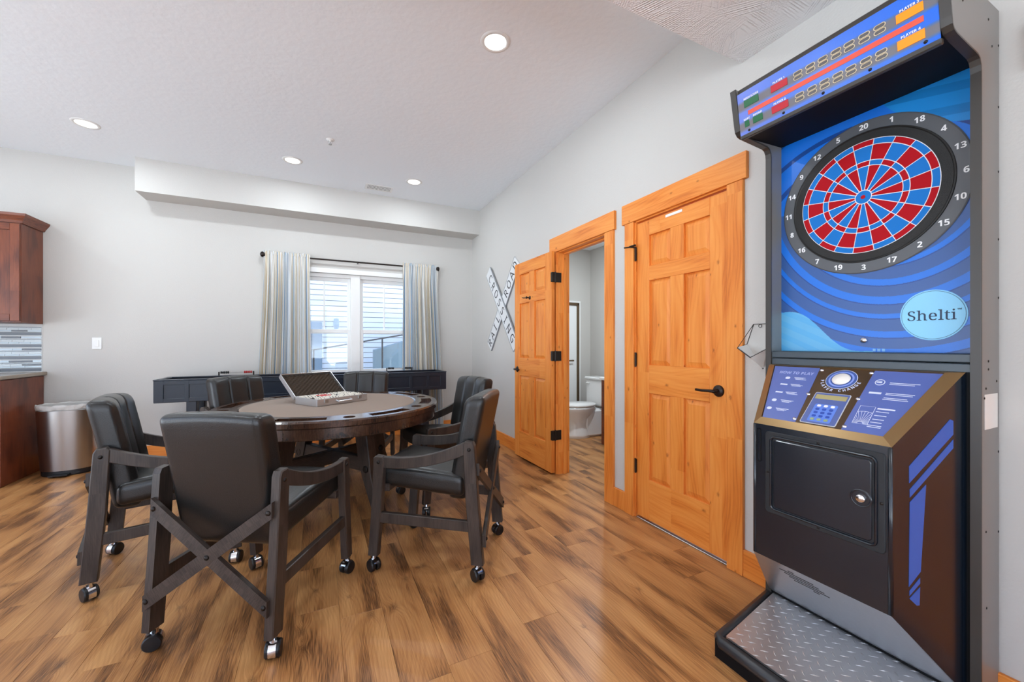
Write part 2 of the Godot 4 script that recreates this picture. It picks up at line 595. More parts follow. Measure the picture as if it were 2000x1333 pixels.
# ------------------------------------------------------------------ room shell
func build_shell() -> void:
	var st := new_st()
	# back wall with the window opening
	var wx0 := -0.30
	var wx1 := 1.13
	var wy0 := 0.80
	var wy1 := 2.10
	box2(st, v3(LEFT - 0.14, 0, BACK - 0.14), v3(wx0, CEILING, BACK))
	box2(st, v3(wx1, 0, BACK - 0.14), v3(RIGHT, CEILING, BACK))
	box2(st, v3(wx0, 0, BACK - 0.14), v3(wx1, wy0, BACK))
	box2(st, v3(wx0, wy1, BACK - 0.14), v3(wx1, CEILING, BACK))
	structure("wall_back", st, mats.wall)
	st = new_st()
	# right wall with two door openings
	box2(st, v3(RIGHT, 0, BACK - 0.14), v3(RIGHT + 0.12, CEILING, -3.155))
	box2(st, v3(RIGHT, 2.075, -3.155), v3(RIGHT + 0.12, CEILING, -2.425))
	box2(st, v3(RIGHT, 0, -2.425), v3(RIGHT + 0.12, CEILING, -2.155))
	box2(st, v3(RIGHT, 2.075, -2.155), v3(RIGHT + 0.12, CEILING, -1.41))
	box2(st, v3(RIGHT, 0, -1.41), v3(RIGHT + 0.12, CEILING, -0.31))
	box2(st, v3(RIGHT, 2.075, -0.31), v3(RIGHT + 0.12, CEILING, 0.43))
	box2(st, v3(RIGHT, 0, 0.43), v3(RIGHT + 0.12, CEILING, FRONT + 0.14))
	structure("wall_right", st, mats.wall)
	st = new_st()
	# left wall with a wide glazed opening, wall behind the camera with another
	box2(st, v3(LEFT - 0.14, 0, BACK), v3(LEFT, CEILING, -4.3))
	box2(st, v3(LEFT - 0.14, 2.5, -4.3), v3(LEFT, CEILING, 1.2))
	box2(st, v3(LEFT - 0.14, 0, 1.2), v3(LEFT, CEILING, FRONT + 0.14))
	structure("wall_left", st, mats.wall)
	st = new_st()
	box2(st, v3(LEFT, 0, FRONT), v3(-4.0, CEILING, FRONT + 0.14))
	box2(st, v3(-4.0, 2.5, FRONT), v3(1.2, CEILING, FRONT + 0.14))
	box2(st, v3(1.2, 0, FRONT), v3(RIGHT, CEILING, FRONT + 0.14))
	structure("wall_front", st, mats.wall)
	st = new_st()
	box2(st, v3(LEFT - 0.14, CEILING, BACK - 0.14), v3(RIGHT + 0.12, CEILING + 0.14, FRONT + 0.14))
	structure("ceiling", st, mats.ceiling)
	st = new_st()
	box2(st, v3(LEFT, LOW, -1.36), v3(RIGHT, CEILING, FRONT))
	structure("ceiling_dropped", st, mats.low_ceiling, "dropped ceiling with brush-stroked plaster over the near part of the room")
	st = new_st()
	box2(st, v3(-1.645, 2.735, BACK), v3(RIGHT, CEILING, -5.165), 0.0)
	structure("soffit", st, mats.wall, "boxed soffit along the top of the back wall")
	# glazing of the openings beside and behind the camera
	window_wall("window_2", v3(LEFT - 0.07, 0, -4.3), v3(LEFT - 0.07, 2.5, 1.2), 5)
	window_wall("window_3", v3(-4.0, 0, FRONT + 0.07), v3(1.2, 2.5, FRONT + 0.07), 5)
	# pine baseboards
	baseboard("baseboard_back", v3(-2.40, 0, BACK + 0.009), v3(RIGHT - 0.018, 0, BACK + 0.009), Vector3(0, 0, 1))
	baseboard("baseboard_right", v3(RIGHT - 0.009, 0, BACK), v3(RIGHT - 0.009, 0, -3.235), Vector3(-1, 0, 0))
	baseboard("baseboard_right", v3(RIGHT - 0.009, 0, -2.352), v3(RIGHT - 0.009, 0, -2.226), Vector3(-1, 0, 0))
	baseboard("baseboard_right", v3(RIGHT - 0.009, 0, -1.337), v3(RIGHT - 0.009, 0, -0.383), Vector3(-1, 0, 0))

func window_wall(called: String, a: Vector3, b: Vector3, bays: int) -> void:
	var root := structure_root(called)
	var along := Vector3(b.x - a.x, 0, b.z - a.z)
	var len := along.length()
	var t := along / len
	var xf := Transform3D(Basis(t, Vector3.UP, t.cross(Vector3.UP)), a)
	var st := new_st()
	for k in bays + 1:
		box(st, v3(len * k / bays, b.y * 0.5, 0), v3(0.09, b.y, 0.08), 0.004, xf)
	box(st, v3(len * 0.5, 0.05, 0), v3(len, 0.099, 0.078), 0.004, xf)
	box(st, v3(len * 0.5, b.y - 0.0455, 0), v3(len, 0.089, 0.078), 0.004, xf)
	obj("window_frame", st, mats.white, root)
	for k in bays:
		st = new_st()
		box(st, v3(len * (k + 0.5) / bays, b.y * 0.5, 0), v3(len / bays - 0.09, b.y - 0.19, 0.006), 0.0, xf)
		obj("pane", st, mats.glass, root)

func baseboard(called: String, a: Vector3, b: Vector3, out: Vector3) -> void:
	var st := new_st()
	var lo := a.min(b) - out.abs() * 0.009
	var hi := a.max(b) + out.abs() * 0.009
	box2(st, lo, v3(hi.x, 0.14, hi.z), 0.003, -1, Vector2(rng.randf(), rng.randf()))
	var o := obj(called, st, mats.pine)
	o.set_meta("kind", "structure")

# ------------------------------------------------------------------ floor of separate boards
func build_floor() -> void:
	var root := structure_root("floor")
	var st := new_st()
	box2(st, v3(LEFT - 0.14, -0.12, BACK - 0.14), v3(RIGHT + 1.75, -0.006, FRONT + 0.14))
	obj("subfloor", st, mats.gap, root)
	var w := 0.178
	var long := 1.5
	var r := RandomNumberGenerator.new()
	r.seed = 5
	var row := 0
	var x1 := 1.843 + w * 1.0 + 1.62      # the boards run on into the bathroom
	while x1 > LEFT:
		var x0 := maxf(x1 - w, LEFT)
		var z := BACK - r.randf() * long
		while z < FRONT:
			var z0 := maxf(z, BACK)
			var z1 := minf(z + long, FRONT)
			z += long
			if x0 > RIGHT + 0.05:
				z0 = maxf(z0, -4.8)
				z1 = minf(z1, -2.2)
			if z1 - z0 < 0.05:
				continue
			var cx := x1 - w * 0.5
			# picture: ten boards side by side, each may be turned round
			var col := r.randi_range(0, 9)
			var flip := r.randf() < 0.5
			var mirror := r.randf() < 0.5
			var v_off := r.randf()
			var s := new_st()
			var g := 0.0003
			var b := 0.0008
			var top := [v3(x0 + g + b, 0, z0 + g + b), v3(x1 - g - b, 0, z0 + g + b), v3(x1 - g - b, 0, z1 - g - b), v3(x0 + g + b, 0, z1 - g - b)]
			var low := [v3(x0 + g, -b, z0 + g), v3(x1 - g, -b, z0 + g), v3(x1 - g, -b, z1 - g), v3(x0 + g, -b, z1 - g)]
			var uv := []
			for p: Vector3 in top:
				var u := clampf((p.x - x0) / w, 0.01, 0.99)
				var t := (p.z - z0) / long
				uv.append(Vector2((col + (1.0 - u if mirror else u)) * 204.0 / 2048.0, v_off + (-t if flip else t)))
			quad_out(s, top[0], top[1], top[2], top[3], Vector3.UP, uv[0], uv[1], uv[2], uv[3])
			for k in 4:
				var k2 := (k + 1) % 4
				quad_out(s, low[k], low[k2], top[k2], top[k], v3(0, 0.4, 0) + (low[k] + low[k2]) * 0.5 - v3(cx, -b, (z0 + z1) * 0.5), uv[k], uv[k2], uv[k2], uv[k])
			obj("plank", s, mats.floor, root)
		row += 1
		x1 -= w

# ------------------------------------------------------------------ the window in the back wall
func build_window() -> void:
	var root := structure_root("window_1")
	var x0 := -0.30
	var x1 := 1.13
	var y0 := 0.80
	var y1 := 2.10
	var z := BACK - 0.06
	var st := new_st()
	box2(st, v3(x0, y0, z - 0.05), v3(x0 + 0.045, y1, z + 0.03), 0.004)
	box2(st, v3(x1 - 0.045, y0, z - 0.05), v3(x1, y1, z + 0.03), 0.004)
	box2(st, v3(x0 + 0.045, y1 - 0.045, z - 0.049), v3(x1 - 0.045, y1, z + 0.029), 0.002)
	box2(st, v3(x0 + 0.045, y0, z - 0.049), v3(x1 - 0.045, y0 + 0.045, z + 0.029), 0.002)
	obj("window_frame", st, mats.white, root)
	st = new_st()
	box2(st, v3(0.362, y0, z - 0.05), v3(0.474, y1, z + 0.045), 0.006)
	obj("mullion", st, mats.white, root)
	st = new_st()
	box2(st, v3(x0 - 0.03, y0 - 0.03, BACK - 0.03), v3(x1 + 0.03, y0, BACK + 0.035), 0.006)
	obj("window_sill", st, mats.white, root)
	st = new_st()
	box2(st, v3(x0 - 0.05, y1, BACK), v3(x1 + 0.05, y1 + 0.06, BACK + 0.014), 0.004)
	obj("head_trim", st, mats.white, root)
	for side in [[x0 + 0.045, 0.362], [0.474, x1 - 0.045]]:
		var a: float = side[0]
		var b: float = side[1]
		for sash in [[1.345, y1 - 0.045, z - 0.025, true], [y0 + 0.045, 1.40, z + 0.008, false]]:
			var f := new_st()
			var s0: float = sash[0]
			var s1: float = sash[1]
			var sz: float = sash[2]
			box2(f, v3(a, s0, sz - 0.014), v3(a + 0.04, s1, sz + 0.014), 0.004)
			box2(f, v3(b - 0.04, s0, sz - 0.014), v3(b, s1, sz + 0.014), 0.004)
			box2(f, v3(a + 0.039, s0, sz - 0.013), v3(b - 0.039, s0 + 0.045, sz + 0.013), 0.002)
			box2(f, v3(a + 0.039, s1 - 0.045, sz - 0.013), v3(b - 0.039, s1, sz + 0.013), 0.002)
			var sash_o := obj("sash", f, mats.white, root)
			f = new_st()
			box2(f, v3(a + 0.03, s0 + 0.03, sz - 0.002), v3(b - 0.03, s1 - 0.03, sz + 0.002))
			obj("pane", f, mats.glass, sash_o)
			if sash[3]:
				f = new_st()
				box2(f, v3((a + b) * 0.5 - 0.009, s0 + 0.03, sz - 0.007), v3((a + b) * 0.5 + 0.009, s1 - 0.03, sz + 0.007), 0.002)
				obj("muntin", f, mats.white, sash_o)

# ------------------------------------------------------------------ what stands outside the window
func build_outside() -> void:
	var st := new_st()
	box2(st, v3(-12, -0.7, -14), v3(12, -0.5, BACK - 0.16))
	var g := obj("yard", st, plain(rgb8(165, 163, 158), 0.9))
	g.set_meta("kind", "structure")
	g.set_meta("label", "pale concrete yard outside the window")
	var house := thing("neighbour_house", v3(0.8, -0.5, -9.6), "white lap-sided house wall seen through the window", "house")
	var siding := plain(rgb8(206, 207, 208), 0.6)
	st = new_st()
	box(st, v3(0, 3.0, -0.3), v3(9.0, 6.0, 0.5))
	obj("wall", st, plain(rgb8(160, 162, 163), 0.8), house)
	# clapboards, each a tilted board
	var bt := new_st()
	var tilt := Transform3D(Basis(Vector3.RIGHT, -0.10), Vector3.ZERO)
	box(bt, Vector3.ZERO, v3(9.0, 0.102, 0.016), 0.001, tilt)
	var board := mesh_of(bt)
	for k in 36:
		put("clapboard", board, siding, house, v3(0, 0.55 + k * 0.115, -0.035))
	st = new_st()
	box(st, v3(-1.23, 1.10, 0.0), v3(0.96, 2.2, 0.06), 0.006)
	var door := obj("door_frame", st, plain(rgb8(104, 124, 138), 0.5), house)
	st = new_st()
	box(st, v3(-1.25, 1.42, 0.03), v3(0.62, 1.1, 0.03), 0.004)
	obj("door_glass", st, plain(rgb8(44, 66, 84), 0.15), door)
	st = new_st()
	box(st, v3(-1.25, 0.5, 0.03), v3(0.62, 0.55, 0.03), 0.004)
	obj("door_panel", st, plain(rgb8(92, 84, 70), 0.5), door)
	st = new_st()
	lathe(st, [Vector2(0, 0.14), Vector2(0.05, 0.12), Vector2(0.06, 0), Vector2(0.04, -0.1), Vector2(0, -0.1)], 12, Transform3D(Basis(), v3(-0.47, 2.15, 0.1)))
	box(st, v3(-0.47, 2.2, 0.03), v3(0.04, 0.08, 0.12))
	obj("porch_lantern", st, plain(rgb8(120, 138, 150), 0.4), house)
	# sloping stair wall and handrail
	st = new_st()
	prism(st, PackedVector2Array([Vector2(1.02, -0.5), Vector2(2.6, -0.5), Vector2(2.6, 1.58), Vector2(1.02, 1.10)]), -8.9, -8.6, Transform3D(), 0.01)
	var sw := obj("stair_wall", st, plain(rgb8(104, 124, 130), 0.7))
	tag(sw, "grey-blue stair wall with sloping top outside the window", "wall")
	var rail := thing("handrail", v3(1.0, -0.5, -8.5), "thin dark handrail rising past the stair wall outside", "handrail")
	st = new_st()
	tube(st, [v3(-1.3, 1.57, 0), v3(1.6, 2.10, 0)], 0.015, 8)
	obj("rail", st, mats.bolt, rail)
	for x in [-1.1, 0.16, 1.3]:
		st = new_st()
		box(st, v3(x, 0.5 * (1.81 + x * 0.18), 0), v3(0.03, 1.81 + x * 0.18, 0.03), 0.003)
		obj("post", st, mats.bolt, rail)

# ------------------------------------------------------------------ six-panel pine doors and their casings
func raised_panel(st: SurfaceTool, cx: float, cy: float, w: float, h: float, z_edge: float, z_top: float, inset: float, xf: Transform3D, uvo: Vector2) -> void:
	var o := [Vector2(-w, -h) * 0.5, Vector2(w, -h) * 0.5, Vector2(w, h) * 0.5, Vector2(-w, h) * 0.5]
	var i := []
	for p: Vector2 in o:
		i.append(Vector2(p.x - signf(p.x) * inset, p.y - signf(p.y) * inset))
	var out := xf.basis * v3(0, 0, z_top - z_edge)
	var P := func(p: Vector2, z: float) -> Vector3: return xf * v3(cx + p.x, cy + p.y, z)
	quad_out(st, P.call(i[0], z_top), P.call(i[1], z_top), P.call(i[2], z_top), P.call(i[3], z_top), out, uvo + i[0], uvo + i[1], uvo + i[2], uvo + i[3])
	for k in 4:
		var k2 := (k + 1) % 4
		quad_out(st, P.call(o[k], z_edge), P.call(o[k2], z_edge), P.call(i[k2], z_top), P.call(i[k], z_top), out, uvo + o[k], uvo + o[k2], uvo + i[k2], uvo + i[k])

func six_panel_door(root: Node, xf: Transform3D, w: float, h: float) -> void:
	var t := 0.036
	var stile := 0.112
	var mull := 0.105
	var pw := (w - 2.0 * stile - mull) * 0.5
	var rails := [[0.0, 0.272], [0.862, 1.052], [1.624, 1.722], [1.932, h]]
	for x in [stile * 0.5, w - stile * 0.5]:
		var st := new_st()
		box(st, v3(x, h * 0.5, 0), v3(stile, h, t), 0.0025, xf, 1, Vector2(rng.randf(), rng.randf()))
		obj("stile", st, mats.pine, root)
	for rr in rails:
		var st := new_st()
		box(st, v3(w * 0.5, (rr[0] + rr[1]) * 0.5, 0), v3(w - 2.0 * stile, rr[1] - rr[0], t), 0.0015, xf, 0, Vector2(rng.randf(), rng.randf()))
		obj("rail", st, mats.pine, root)
	for k in 3:
		var a: float = rails[k][1]
		var b: float = rails[k + 1][0]
		var st := new_st()
		box(st, v3(w * 0.5, (a + b) * 0.5, 0), v3(mull, b - a, t), 0.0015, xf, 1, Vector2(rng.randf(), rng.randf()))
		obj("mullion", st, mats.pine, root)
		for cx in [stile + pw * 0.5, w - stile - pw * 0.5]:
			st = new_st()
			var uvo := Vector2(rng.randf(), rng.randf())
			raised_panel(st, cx, (a + b) * 0.5, pw, b - a, 0.001, 0.0125, 0.032, xf, uvo)
			raised_panel(st, cx, (a + b) * 0.5, pw, b - a, -0.001, -0.0125, 0.032, xf, uvo)
			obj("panel", st, mats.pine, root)

func door_hinge(root: Node, at: Vector3, leaf: Vector3) -> void:
	var st := new_st()
	box(st, at, leaf, 0.002)
	tube(st, [at + v3(-leaf.x * 0.5 - 0.004, -leaf.y * 0.5 - 0.004, 0), at + v3(-leaf.x * 0.5 - 0.004, leaf.y * 0.5 + 0.004, 0)], 0.006, 10)
	obj("hinge", st, mats.bronze, root)

func casing(called: String, z0: float, z1: float, outer0: float, outer1: float, h0: float, h1: float) -> void:
	var root := structure_root(called)
	var st := new_st()
	box2(st, v3(1.98, 0, outer0), v3(RIGHT, 2.07, z0), 0.002, 1, Vector2(rng.randf(), rng.randf()))
	obj("casing_leg", st, mats.pine, root)
	st = new_st()
	box2(st, v3(1.98, 0, z1), v3(RIGHT, 2.07, outer1), 0.002, 1, Vector2(rng.randf(), rng.randf()))
	obj("casing_leg", st, mats.pine, root)
	st = new_st()
	box2(st, v3(1.976, 2.071, h0), v3(RIGHT, 2.211, h1), 0.002, 2, Vector2(rng.randf(), rng.randf()))
	obj("casing_head", st, mats.pine, root)
	for z in [[z0 - 0.008, z0 + 0.008], [z1 - 0.008, z1 + 0.008]]:
		st = new_st()
		box2(st, v3(RIGHT - 0.002, 0, z[0]), v3(RIGHT + 0.122, 2.07, z[1]), 0.001, 1, Vector2(rng.randf(), rng.randf()))
		obj("jamb", st, mats.pine, root)
	st = new_st()
	box2(st, v3(RIGHT - 0.002, 2.062, z0), v3(RIGHT + 0.122, 2.078, z1), 0.001, 2, Vector2(rng.randf(), rng.randf()))
	obj("jamb_head", st, mats.pine, root)
	st = new_st()
	box2(st, v3(2.052, 0, z0 + 0.008), v3(2.085, 2.062, z0 + 0.02), 0.001, 1)
	box2(st, v3(2.052, 0, z1 - 0.02), v3(2.085, 2.062, z1 - 0.008), 0.001, 1)
	box2(st, v3(2.052, 2.05, z0 + 0.008), v3(2.085, 2.062, z1 - 0.008), 0.001, 2)
	obj("door_stop", st, mats.pine, root)

func lever_handle(root: Node, at: Vector3, out: Vector3, along: Vector3) -> void:
	var st := new_st(true)
	var q := Basis(along, out, along.cross(out))
	lathe(st, [Vector2(0.033, 0), Vector2(0.033, 0.006), Vector2(0.028, 0.012), Vector2(0, 0.012)], 28, Transform3D(q, at))
	lathe(st, [Vector2(0.011, 0.01), Vector2(0.011, 0.045), Vector2(0, 0.045)], 16, Transform3D(q, at))
	tube(st, [at + out * 0.043 - along * 0.008, at + out * 0.045 + along * 0.03, at + out * 0.047 + along * 0.07 + v3(0, -0.002, 0), at + out * 0.045 + along * 0.115 + v3(0, -0.001, 0)], 0.0095, 10, false, 0.007)
	obj("handle", st, mats.bronze, root)

func build_doors() -> void:
	casing("trim_1", -3.147, -2.453, -3.235, -2.352, -3.262, -2.334)
	casing("trim_2", -2.138, -1.428, -2.226, -1.337, -2.252, -1.315)
	# closed door
	var d := structure_root("door_1", "closed six-panel knotty pine door with black lever")
	six_panel_door(d, Transform3D(Basis(Vector3(0, 0, 1), Vector3.UP, Vector3(-1, 0, 0)), v3(2.024, 0.018, -2.127)), 0.688, 2.035)
	for y in [0.36, 1.103, 1.844]:
		var st := new_st()
		box2(st, v3(1.994, y - 0.045, -2.134), v3(2.004, y + 0.045, -2.124), 0.002)
		tube(st, [v3(1.994, y - 0.05, -2.129), v3(1.994, y + 0.05, -2.129)], 0.0065, 10)
		if y > 1.8:
			tube(st, [v3(1.99, y + 0.045, -2.13), v3(1.96, y + 0.048, -2.15), v3(1.945, y + 0.05, -2.19)], 0.005, 8)
			tube(st, [v3(1.965, y + 0.052, -2.10), v3(1.96, y + 0.05, -2.15)], 0.007, 8)
		obj("hinge", st, mats.bronze, d)
	lever_handle(d, v3(2.006, 0.949, -1.492), Vector3(-1, 0, 0), Vector3(0, 0, -1))
	var tag_st := new_st()
	box2(tag_st, v3(2.002, 2.025, -1.87), v3(2.006, 2.042, -1.74), 0.001)
	obj("door_sticker", tag_st, mats.white, d)
	var th := new_st()
	box2(th, v3(1.998, 0, -2.13), v3(2.06, 0.008, -1.436), 0.003)
	obj("threshold", th, mats.steel, d)
	# third door beside the camera, out of the frame: the dart machine's sides mirror it
	casing("trim_3", -0.295, 0.415, -0.383, 0.503, -0.408, 0.53)
	d = structure_root("door_3", "closed six-panel pine door beside the camera")
	six_panel_door(d, Transform3D(Basis(Vector3(0, 0, 1), Vector3.UP, Vector3(-1, 0, 0)), v3(2.024, 0.018, -0.284)), 0.688, 2.035)
	lever_handle(d, v3(2.006, 0.949, 0.35), Vector3(-1, 0, 0), Vector3(0, 0, -1))
	# open door, folded back against the wall
	d = structure_root("door_2", "open six-panel knotty pine door folded back against the wall")
	var xf := Transform3D(Basis(Vector3(0, 0, -1), Vector3.UP, Vector3(1, 0, 0)).rotated(Vector3.UP, 0.012), v3(1.945, 0.018, -3.142))
	six_panel_door(d, xf, 0.748, 2.055)
	for y in [0.367, 1.102, 1.832]:
		var st := new_st()
		box2(st, v3(1.925, y - 0.045, -3.155), v3(1.958, y + 0.045, -3.128), 0.003)
		box2(st, v3(1.958, y - 0.045, -3.139), v3(2.03, y + 0.045, -3.132), 0.002)
		tube(st, [v3(1.962, y - 0.05, -3.13), v3(1.962, y + 0.05, -3.13)], 0.0065, 10)
		obj("hinge", st, mats.bronze, d)
	lever_handle(d, v3(1.926, 0.944, -3.828), Vector3(-1, 0, 0), Vector3(0, 0, 1))
	var hk := new_st(true)
	lathe(hk, [Vector2(0.02, 0), Vector2(0.02, 0.005), Vector2(0.008, 0.01), Vector2(0.007, 0.03), Vector2(0.014, 0.045), Vector2(0, 0.05)], 18, Transform3D(Basis(Vector3(0, 0, 1), Vector3(-1, 0, 0), Vector3(0, 1, 0)), v3(1.926, 1.684, -3.553)))
	tube(hk, [v3(1.905, 1.684, -3.553), v3(1.88, 1.684, -3.60), v3(1.875, 1.69, -3.63)], 0.005, 8)
	obj("robe_hook", hk, mats.bronze, d)

# ------------------------------------------------------------------ bathroom beyond the open door
func build_bathroom() -> void:
	var st := new_st()
	box2(st, v3(2.12, 0, -4.9), v3(3.62, 2.6, -4.78))
	structure("wall_bathroom_back", st, mats.wall)
	st = new_st()
	box2(st, v3(3.6, 0, -4.9), v3(3.74, 2.6, -2.1))
	structure("wall_bathroom_right", st, mats.wall)
	st = new_st()
	box2(st, v3(2.12, 0, -2.22), v3(3.74, 2.6, -2.1))
	structure("wall_bathroom_front", st, mats.wall)
	st = new_st()
	box2(st, v3(2.12, 2.6, -4.9), v3(3.74, 2.72, -2.1))
	structure("ceiling_bathroom", st, mats.ceiling)
	baseboard("baseboard_bathroom", v3(3.591, 0, -4.78), v3(3.591, 0, -2.22), Vector3(-1, 0, 0))
	# shower door on the far wall
	var sh := thing("shower_door", v3(2.88, 0, -4.76), "framed bypass shower door with white panel seen through the bathroom doorway", "shower door")
	st = new_st()
	box(st, v3(0, 0.92, -0.012), v3(1.08, 1.84, 0.014), 0.003)
	obj("surround", st, mats.white, sh)
	st = new_st()
	box(st, v3(0, 0.92, 0.004), v3(0.98, 1.72, 0.012), 0.003)
	obj("panel", st, plain(rgb8(236, 238, 238), 0.2), sh)
	var bz := plain(rgb8(108, 90, 70), 0.35, 0.7)
	for f in [[v3(0.475, 0.92, 0.015), v3(0.035, 1.76, 0.03)], [v3(-0.475, 0.92, 0.015), v3(0.035, 1.76, 0.03)], [v3(0, 1.79, 0.015), v3(0.985, 0.04, 0.03)], [v3(0, 0.05, 0.015), v3(0.985, 0.04, 0.03)]]:
		st = new_st()
		box(st, f[0], f[1], 0.004)
		obj("frame_bar", st, bz, sh)
	st = new_st()
	tube(st, [v3(-0.35, 0.98, 0.01), v3(-0.35, 0.98, 0.05), v3(0.38, 0.98, 0.05), v3(0.38, 0.98, 0.01)], 0.01, 8)
	obj("towel_bar", st, bz, sh)
	# toilet
	var t := thing("toilet", v3(3.1, 0, -4.32), "white two-piece toilet seen through the bathroom doorway", "toilet")
	var china := plain(rgb8(244, 244, 243), 0.12)
	st = new_st(true)
	lathe(st, [Vector2(0.0, 0.0), Vector2(0.135, 0.0), Vector2(0.13, 0.05), Vector2(0.105, 0.16), Vector2(0.115, 0.24), Vector2(0.16, 0.32), Vector2(0.185, 0.38), Vector2(0.185, 0.40), Vector2(0.14, 0.40), Vector2(0.1, 0.3), Vector2(0, 0.28)], 36, Transform3D(Basis(), v3(-0.05, 0, 0)), 0, TAU, Vector2(1.35, 1.0))
	obj("bowl", st, china, t)
	st = new_st()
	box(st, v3(0.17, 0.18, 0), v3(0.34, 0.36, 0.22), 0.03)
	obj("trapway", st, china, t)
	st = new_st(true)
	lathe(st, [Vector2(0, 0.408), Vector2(0.185, 0.408), Vector2(0.192, 0.42), Vector2(0.188, 0.436), Vector2(0, 0.442)], 36, Transform3D(Basis(), v3(-0.04, 0, 0)), 0, TAU, Vector2(1.3, 1.0))
	obj("seat", st, mats.white, t)
	st = new_st()
	box(st, v3(0.33, 0.56, 0), v3(0.19, 0.34, 0.42), 0.02)
	var tank := obj("tank", st, china, t)
	st = new_st()
	box(st, v3(0.33, 0.75, 0), v3(0.215, 0.035, 0.45), 0.01)
	obj("tank_lid", st, china, t)
	st = new_st()
	box(st, v3(0.225, 0.68, -0.15), v3(0.02, 0.02, 0.07), 0.005)
	obj("flush_lever", st, mats.white, tank)
	# vanity
	var v := thing("bathroom_vanity", v3(3.32, 0, -3.2), "brown bathroom vanity edge just inside the doorway", "vanity")
	st = new_st()
	box(st, v3(0, 0.39, 0), v3(0.48, 0.78, 1.34), 0.004)
	obj("cabinet", st, mats.cherry, v)
	st = new_st()
	box(st, v3(0, 0.795, 0), v3(0.52, 0.03, 1.38), 0.004)
	obj("countertop", st, mats.white, v)

# ------------------------------------------------------------------ recessed ceiling lights
func recessed_light(at: Vector3, label: String, energy: float) -> void:
	var o := thing("recessed_light", at, label, "ceiling light", "recessed ceiling lights")
	var st := new_st(true)
	lathe(st, [Vector2(0.066, -0.001), Vector2(0.07, -0.006), Vector2(0.088, -0.004), Vector2(0.092, 0.0)], 40)
	obj("trim_ring", st, mats.white_matt, o)
	st = new_st()
	lathe(st, [Vector2(0.0, -0.0035), Vector2(0.067, -0.003), Vector2(0.067, 0.0)], 40)
	obj("lens", st, mats.lamp, o)
	var l := AreaLight3D.new()
	l.name = "lamp"
	l.position = v3(0, -0.012, 0)
	l.rotation.x = -PI / 2
	l.area_size = Vector2(0.055, 0.055)
	l.area_normalize_energy = true
	l.area_range = 12.0
	l.area_attenuation = 2.0
	l.light_color = Color(0.92, 0.965, 1.0)
	l.light_energy = energy
	l.shadow_enabled = true
	o.add_child(l)

func build_recessed_lights() -> void:
	recessed_light(v3(0.972, CEILING, -2.24), "large round recessed light nearest the pine doors", LAMP_ENERGY)
	recessed_light(v3(-1.77, CEILING, -4.57), "recessed light left of the boxed soffit", LAMP_ENERGY)
	recessed_light(v3(-0.246, CEILING, -4.57), "middle recessed light in the row along the soffit", LAMP_ENERGY)
	recessed_light(v3(0.97, CEILING, -4.57), "recessed light next to the ceiling vent, nearest the right wall", LAMP_ENERGY)
	recessed_light(v3(-0.246, CEILING, -2.24), "recessed light above the frame over the poker table", LAMP_ENERGY)
	recessed_light(v3(-1.77, CEILING, -2.24), "recessed light outside the frame left of the poker table", LAMP_ENERGY)
	recessed_light(v3(-3.29, CEILING, -4.57), "recessed light outside the frame over the kitchen counter", LAMP_ENERGY)
	recessed_light(v3(-3.29, CEILING, -2.24), "recessed light outside the frame in the kitchen", LAMP_ENERGY)
	recessed_light(v3(0.4, LOW, 0.3), "recessed light in the dropped ceiling behind the camera", LAMP_ENERGY)
	recessed_light(v3(-1.6, LOW, 0.3), "recessed light in the dropped ceiling behind the camera on the left", LAMP_ENERGY)
	recessed_light(v3(2.85, 2.6, -3.5), "bathroom ceiling light beyond the doorway", LAMP_ENERGY * 3.4)

